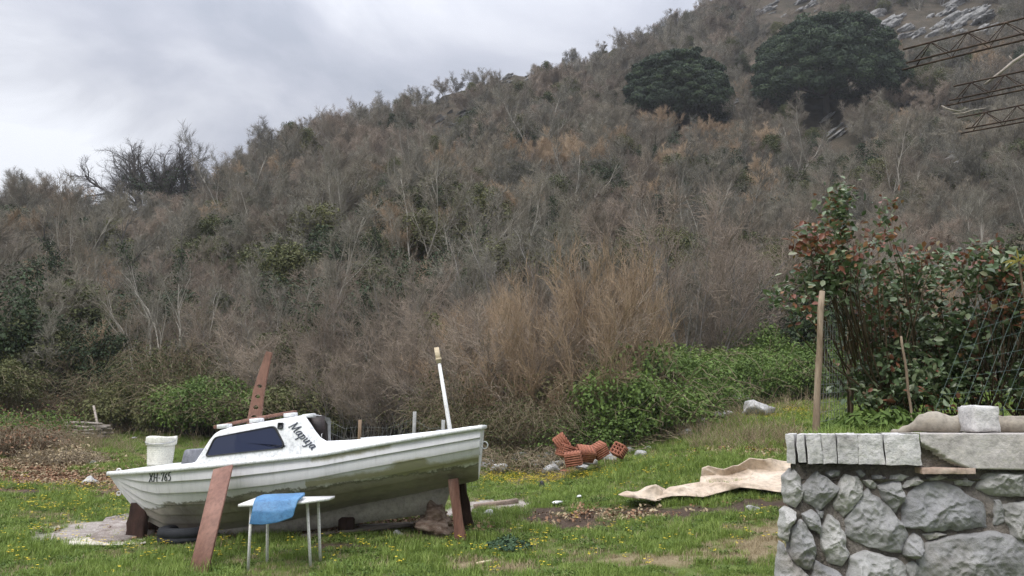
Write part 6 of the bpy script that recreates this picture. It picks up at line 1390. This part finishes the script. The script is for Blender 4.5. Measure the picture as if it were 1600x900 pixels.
rose(b, [(1545, 430, 5.1, 60, 36, .25, 650, .3), (1525, 400, 5.1, 20, 16, .1, 80, .3), (1590, 460, 5.0, 60, 70, .3, 900, .3), (1540, 520, 5.3, 70, 60, .35, 800, .12), (1560, 600, 5.3, 80, 44, .3, 750, .04), (1490, 590, 5.5, 40, 40, .3, 450, .05), (1640, 520, 5.1, 60, 110, .35, 1100, .2), (1500, 540, 5.4, 40, 50, .25, 450, .1)], 'wide right rose bush behind the green wire fence', 6)
# spiky yellow-green leaves beside it
mb = MB(); c = at(1592, 408, 4.6); rr = random.Random(2)
c0 = Vector((c.x + .05, 4.62, TZ_(c.x, 4.6)))
yel = plant_mat('yellow_blade', [(0, (.16, .17, .05)), (1, (.42, .35, .09))], .1, .2); root = empty('spiky_plant', c0, 'spiky yellow green plant rising above the right rose bush', 'plant')
for k in range(11):
    a = rr.uniform(2.0, 5.0) if k % 2 else rr.uniform(0, 6.283); t_ = c + Vector((math.cos(a) * .10, math.sin(a) * .08, rr.uniform(-.06, .07))); d = (t_ - c).normalized(); s = d.cross(Vector((0, 1, .2))).normalized() * .006
    m_ = c.lerp(t_, .5) + Vector((0, 0, .012)); mb.add([tuple(c - s * .6), tuple(c + s * .6), tuple(m_ + s), tuple(t_), tuple(m_ - s)], [(0, 1, 2, 4), (4, 2, 3)])
mb.build('leaves', yel, root); mb = MB(); path(mb, [c0, c0.lerp(c, .5), c], [.012, .009, .006], 7); mb.build('stem', stem_m, root)
# green welded-wire panel leaning over the wall
gw = surf('green_wire', [(.3, (.05, .085, .075)), (.7, (.11, .16, .14))], 9, .5, .4, 0)
rows = []
def wp(u, v): return at(1462 + u * 21 + v * 87 * (.75 + .05 * u), 640 - v * 215 * (.78 + .05 * u), 4.35 + v * .25)
for u in range(0, 13):
    for k in range(6): rows.append((*wp(u, k / 6), *wp(u, (k + 1) / 6), 0.0010, 0.0010))
for k in range(8):
    for u in range(0, 12): rows.append((*wp(u, k / 7), *wp(u + 1, k / 7), 0.0009, 0.0009))
mb = MB(); tubes(mb, rows, 4)
for u in (0, 5, 10): a_ = wp(u, 0); rows_ = [(*a_, a_.x, a_.y, TZ_(a_.x, a_.y) - .03, 0.0010, 0.0010)]; tubes(mb, rows_, 4)
tag(mb.build('wire_fence', gw), 'slanting green welded wire fence panel on top of the wall', 'fence')
# lumpy grey roll and concrete block on the coping
roll_m = surf('muddy_canvas', [(.3, (.17, .145, .115)), (.5, (.28, .25, .205)), (.7, (.37, .34, .29))], 4, .9, .15, .5, .012, detail=8)
ctr = [(1395, 676.5, .006), (1412, 674, .012), (1428, 670, .026), (1442, 663, .046), (1462, 660.5, .050), (1480, 663, .044), (1500, 660, .052), (1515, 656, .060), (1545, 662, .05), (1572, 664, .045), (1588, 660, .05), (1630, 662, .055)]
mb = MB(); pts, rad = [], []
for i in range(len(ctr) - 1):
    for k in range(6):
        t = k / 6; a = ctr[i]; b_ = ctr[i + 1]; r = a[2] + (b_[2] - a[2]) * t; p = at(a[0] + (b_[0] - a[0]) * t, 670, 3.86); p.z = CAPT + r * .92; p.y = 3.86 + .03 * math.sin(i + t); pts.append(p); rad.append(r)
path(mb, pts, rad, 20)
V = mb.v[0]
for i in range(len(V)):
    q = Vector(V[i]) * 11; d = mnoise.noise(q * .8) * .022 + mnoise.noise(Vector((V[i][0] * 26, V[i][2] * 5, 1))) * .009; c_ = pts[min(i // 20, len(pts) - 1)]; n_ = (Vector(V[i]) - c_).normalized(); V[i] = np.array(Vector(V[i]) + n_ * d); V[i][2] = max(V[i][2], CAPT + .002)
tag(mb.build('canvas_roll', roll_m, smooth=True), 'lumpy muddy grey canvas roll lying along the wall coping', 'roll')
mb = MB(); a, b = at(1522, 673, 3.665), at(1561, 634, 3.665); slab(mb, a.x + .004, b.x, CAPT + .006, b.z, 3.66, 3.80, 71, 10, 10, .006, .014)
blk = mb.build('concrete_block', cop_m, smooth=True); tag(blk, 'small pale concrete block standing on the coping before the canvas roll', 'block')
# ------------------------------------------------------------------ rusty lattice girders overhead, lying on a steel frame at the right
rust = surf('rusted_steel', [(.3, (.028, .020, .017)), (.5, (.05, .034, .027)), (.7, (.095, .065, .05))], 18, .9, .2, .5, .004)
D = Vector((.8, -.6, 0)); SIDE = Vector((.6, .8, 0)); GZ = []
def girder(bx, by, Y, tx, ty, label, s0=.0, n=15, hh=.115, seed=0):
    """triangular lattice girder: two lower bars, one upper bar, zigzag webs"""
    rr = random.Random(seed); b = at(bx, by, Y); Z0 = b.z; half = .045; pitch = .2; L_ = n * pitch; mb = MB(); root = empty('lattice_girder', b, label, 'girder', 'rusty lattice girders')
    P = lambda s, lat, h: b + D * s + SIDE * lat + Vector((0, 0, h + .006 * math.sin(s * 2.1 + seed)))
    for lat, h, st in ((-half, 0, .02), (half, 0.0, -.02), (0, hh, s0)):
        path(mb, [P(st + k * (L_ - st) / 12, lat, h) for k in range(13)], .0060, 6)
    mb.build('chord', rust, root); wb = MB()
    for lat in (-half, half):
        pts = []
        for k in range(2 * n): s = .06 + k * pitch / 2; up = k % 2; pts.append(P(s, lat * (1 - up * .9), hh * up))
        path(wb, pts, .0038, 5)
    wb.build('web', rust, root); return b
b1 = girder(1413, 105, 4.6, 0, 0, 'topmost rusty lattice girder at the upper right', .0, 15, .115, 1)
b2 = girder(1480, 162.5, 5.2, 0, 0, 'middle rusty lattice girder, the one the dry branch lies on', .05, 15, .115, 2)
b3 = girder(1505, 205, 5.67, 0, 0, 'lowest in view of the rusty lattice girders', -.03, 15, .115, 3)
fr_ = empty('steel_frame', (5.2, 4.2, 1.4), 'rusty steel frame carrying the lattice girders', 'frame'); s_ = 2.35
zt = min(b1.z, b2.z, b3.z) - .05; c1 = b1 + D * s_; c3 = b3 + D * (s_ - .6)
mb = MB(); beam(mb, (c1.x - .5, c1.y - .5, zt), (c3.x + .3, c3.y + .3, zt), .09, .08, (0, 0, 1)); mb.build('beam', rust, fr_)
for p in (c1, c3): mb = MB(); beam(mb, (p.x, p.y, TZ_(p.x, p.y) if p.y > 4 else 0), (p.x, p.y, zt - .04), .08, .08); mb.build('post', rust, fr_)
dry = surf('dry_vine', [(.3, (.22, .19, .16)), (.7, (.40, .36, .32))], 12, .85, .2, .4, .005)
mb = MB(); path(mb, [at(1539, 131, 5.15), at(1566, 111, 5.12), at(1584, 96, 5.1), at(1610, 80, 5.05), at(1680, 50, 5.0)], [.007, .010, .012, .013, .014], 7); path(mb, [at(1584, 96, 5.1), at(1576, 87, 5.1)], [.006, .003], 5); tag(mb.build('dry_branch', dry), 'pale dry branch resting on the middle rusty girder', 'branch')
mb = MB(); path(mb, [at(1471, 165, 5.2), at(1480, 170, 5.18), at(1497, 174, 5.18), at(1513, 169, 5.2)], [.004, .006, .005, .003], 6); path(mb, [at(1488, 178, 5.3), at(1505, 177, 5.3), at(1520, 172, 5.3), at(1540, 169, 5.32)], [.003, .005, .004, .003], 6); tag(mb.build('dry_vine', dry), 'thin bleached vine stem hanging at the end of the middle girder', 'vine')
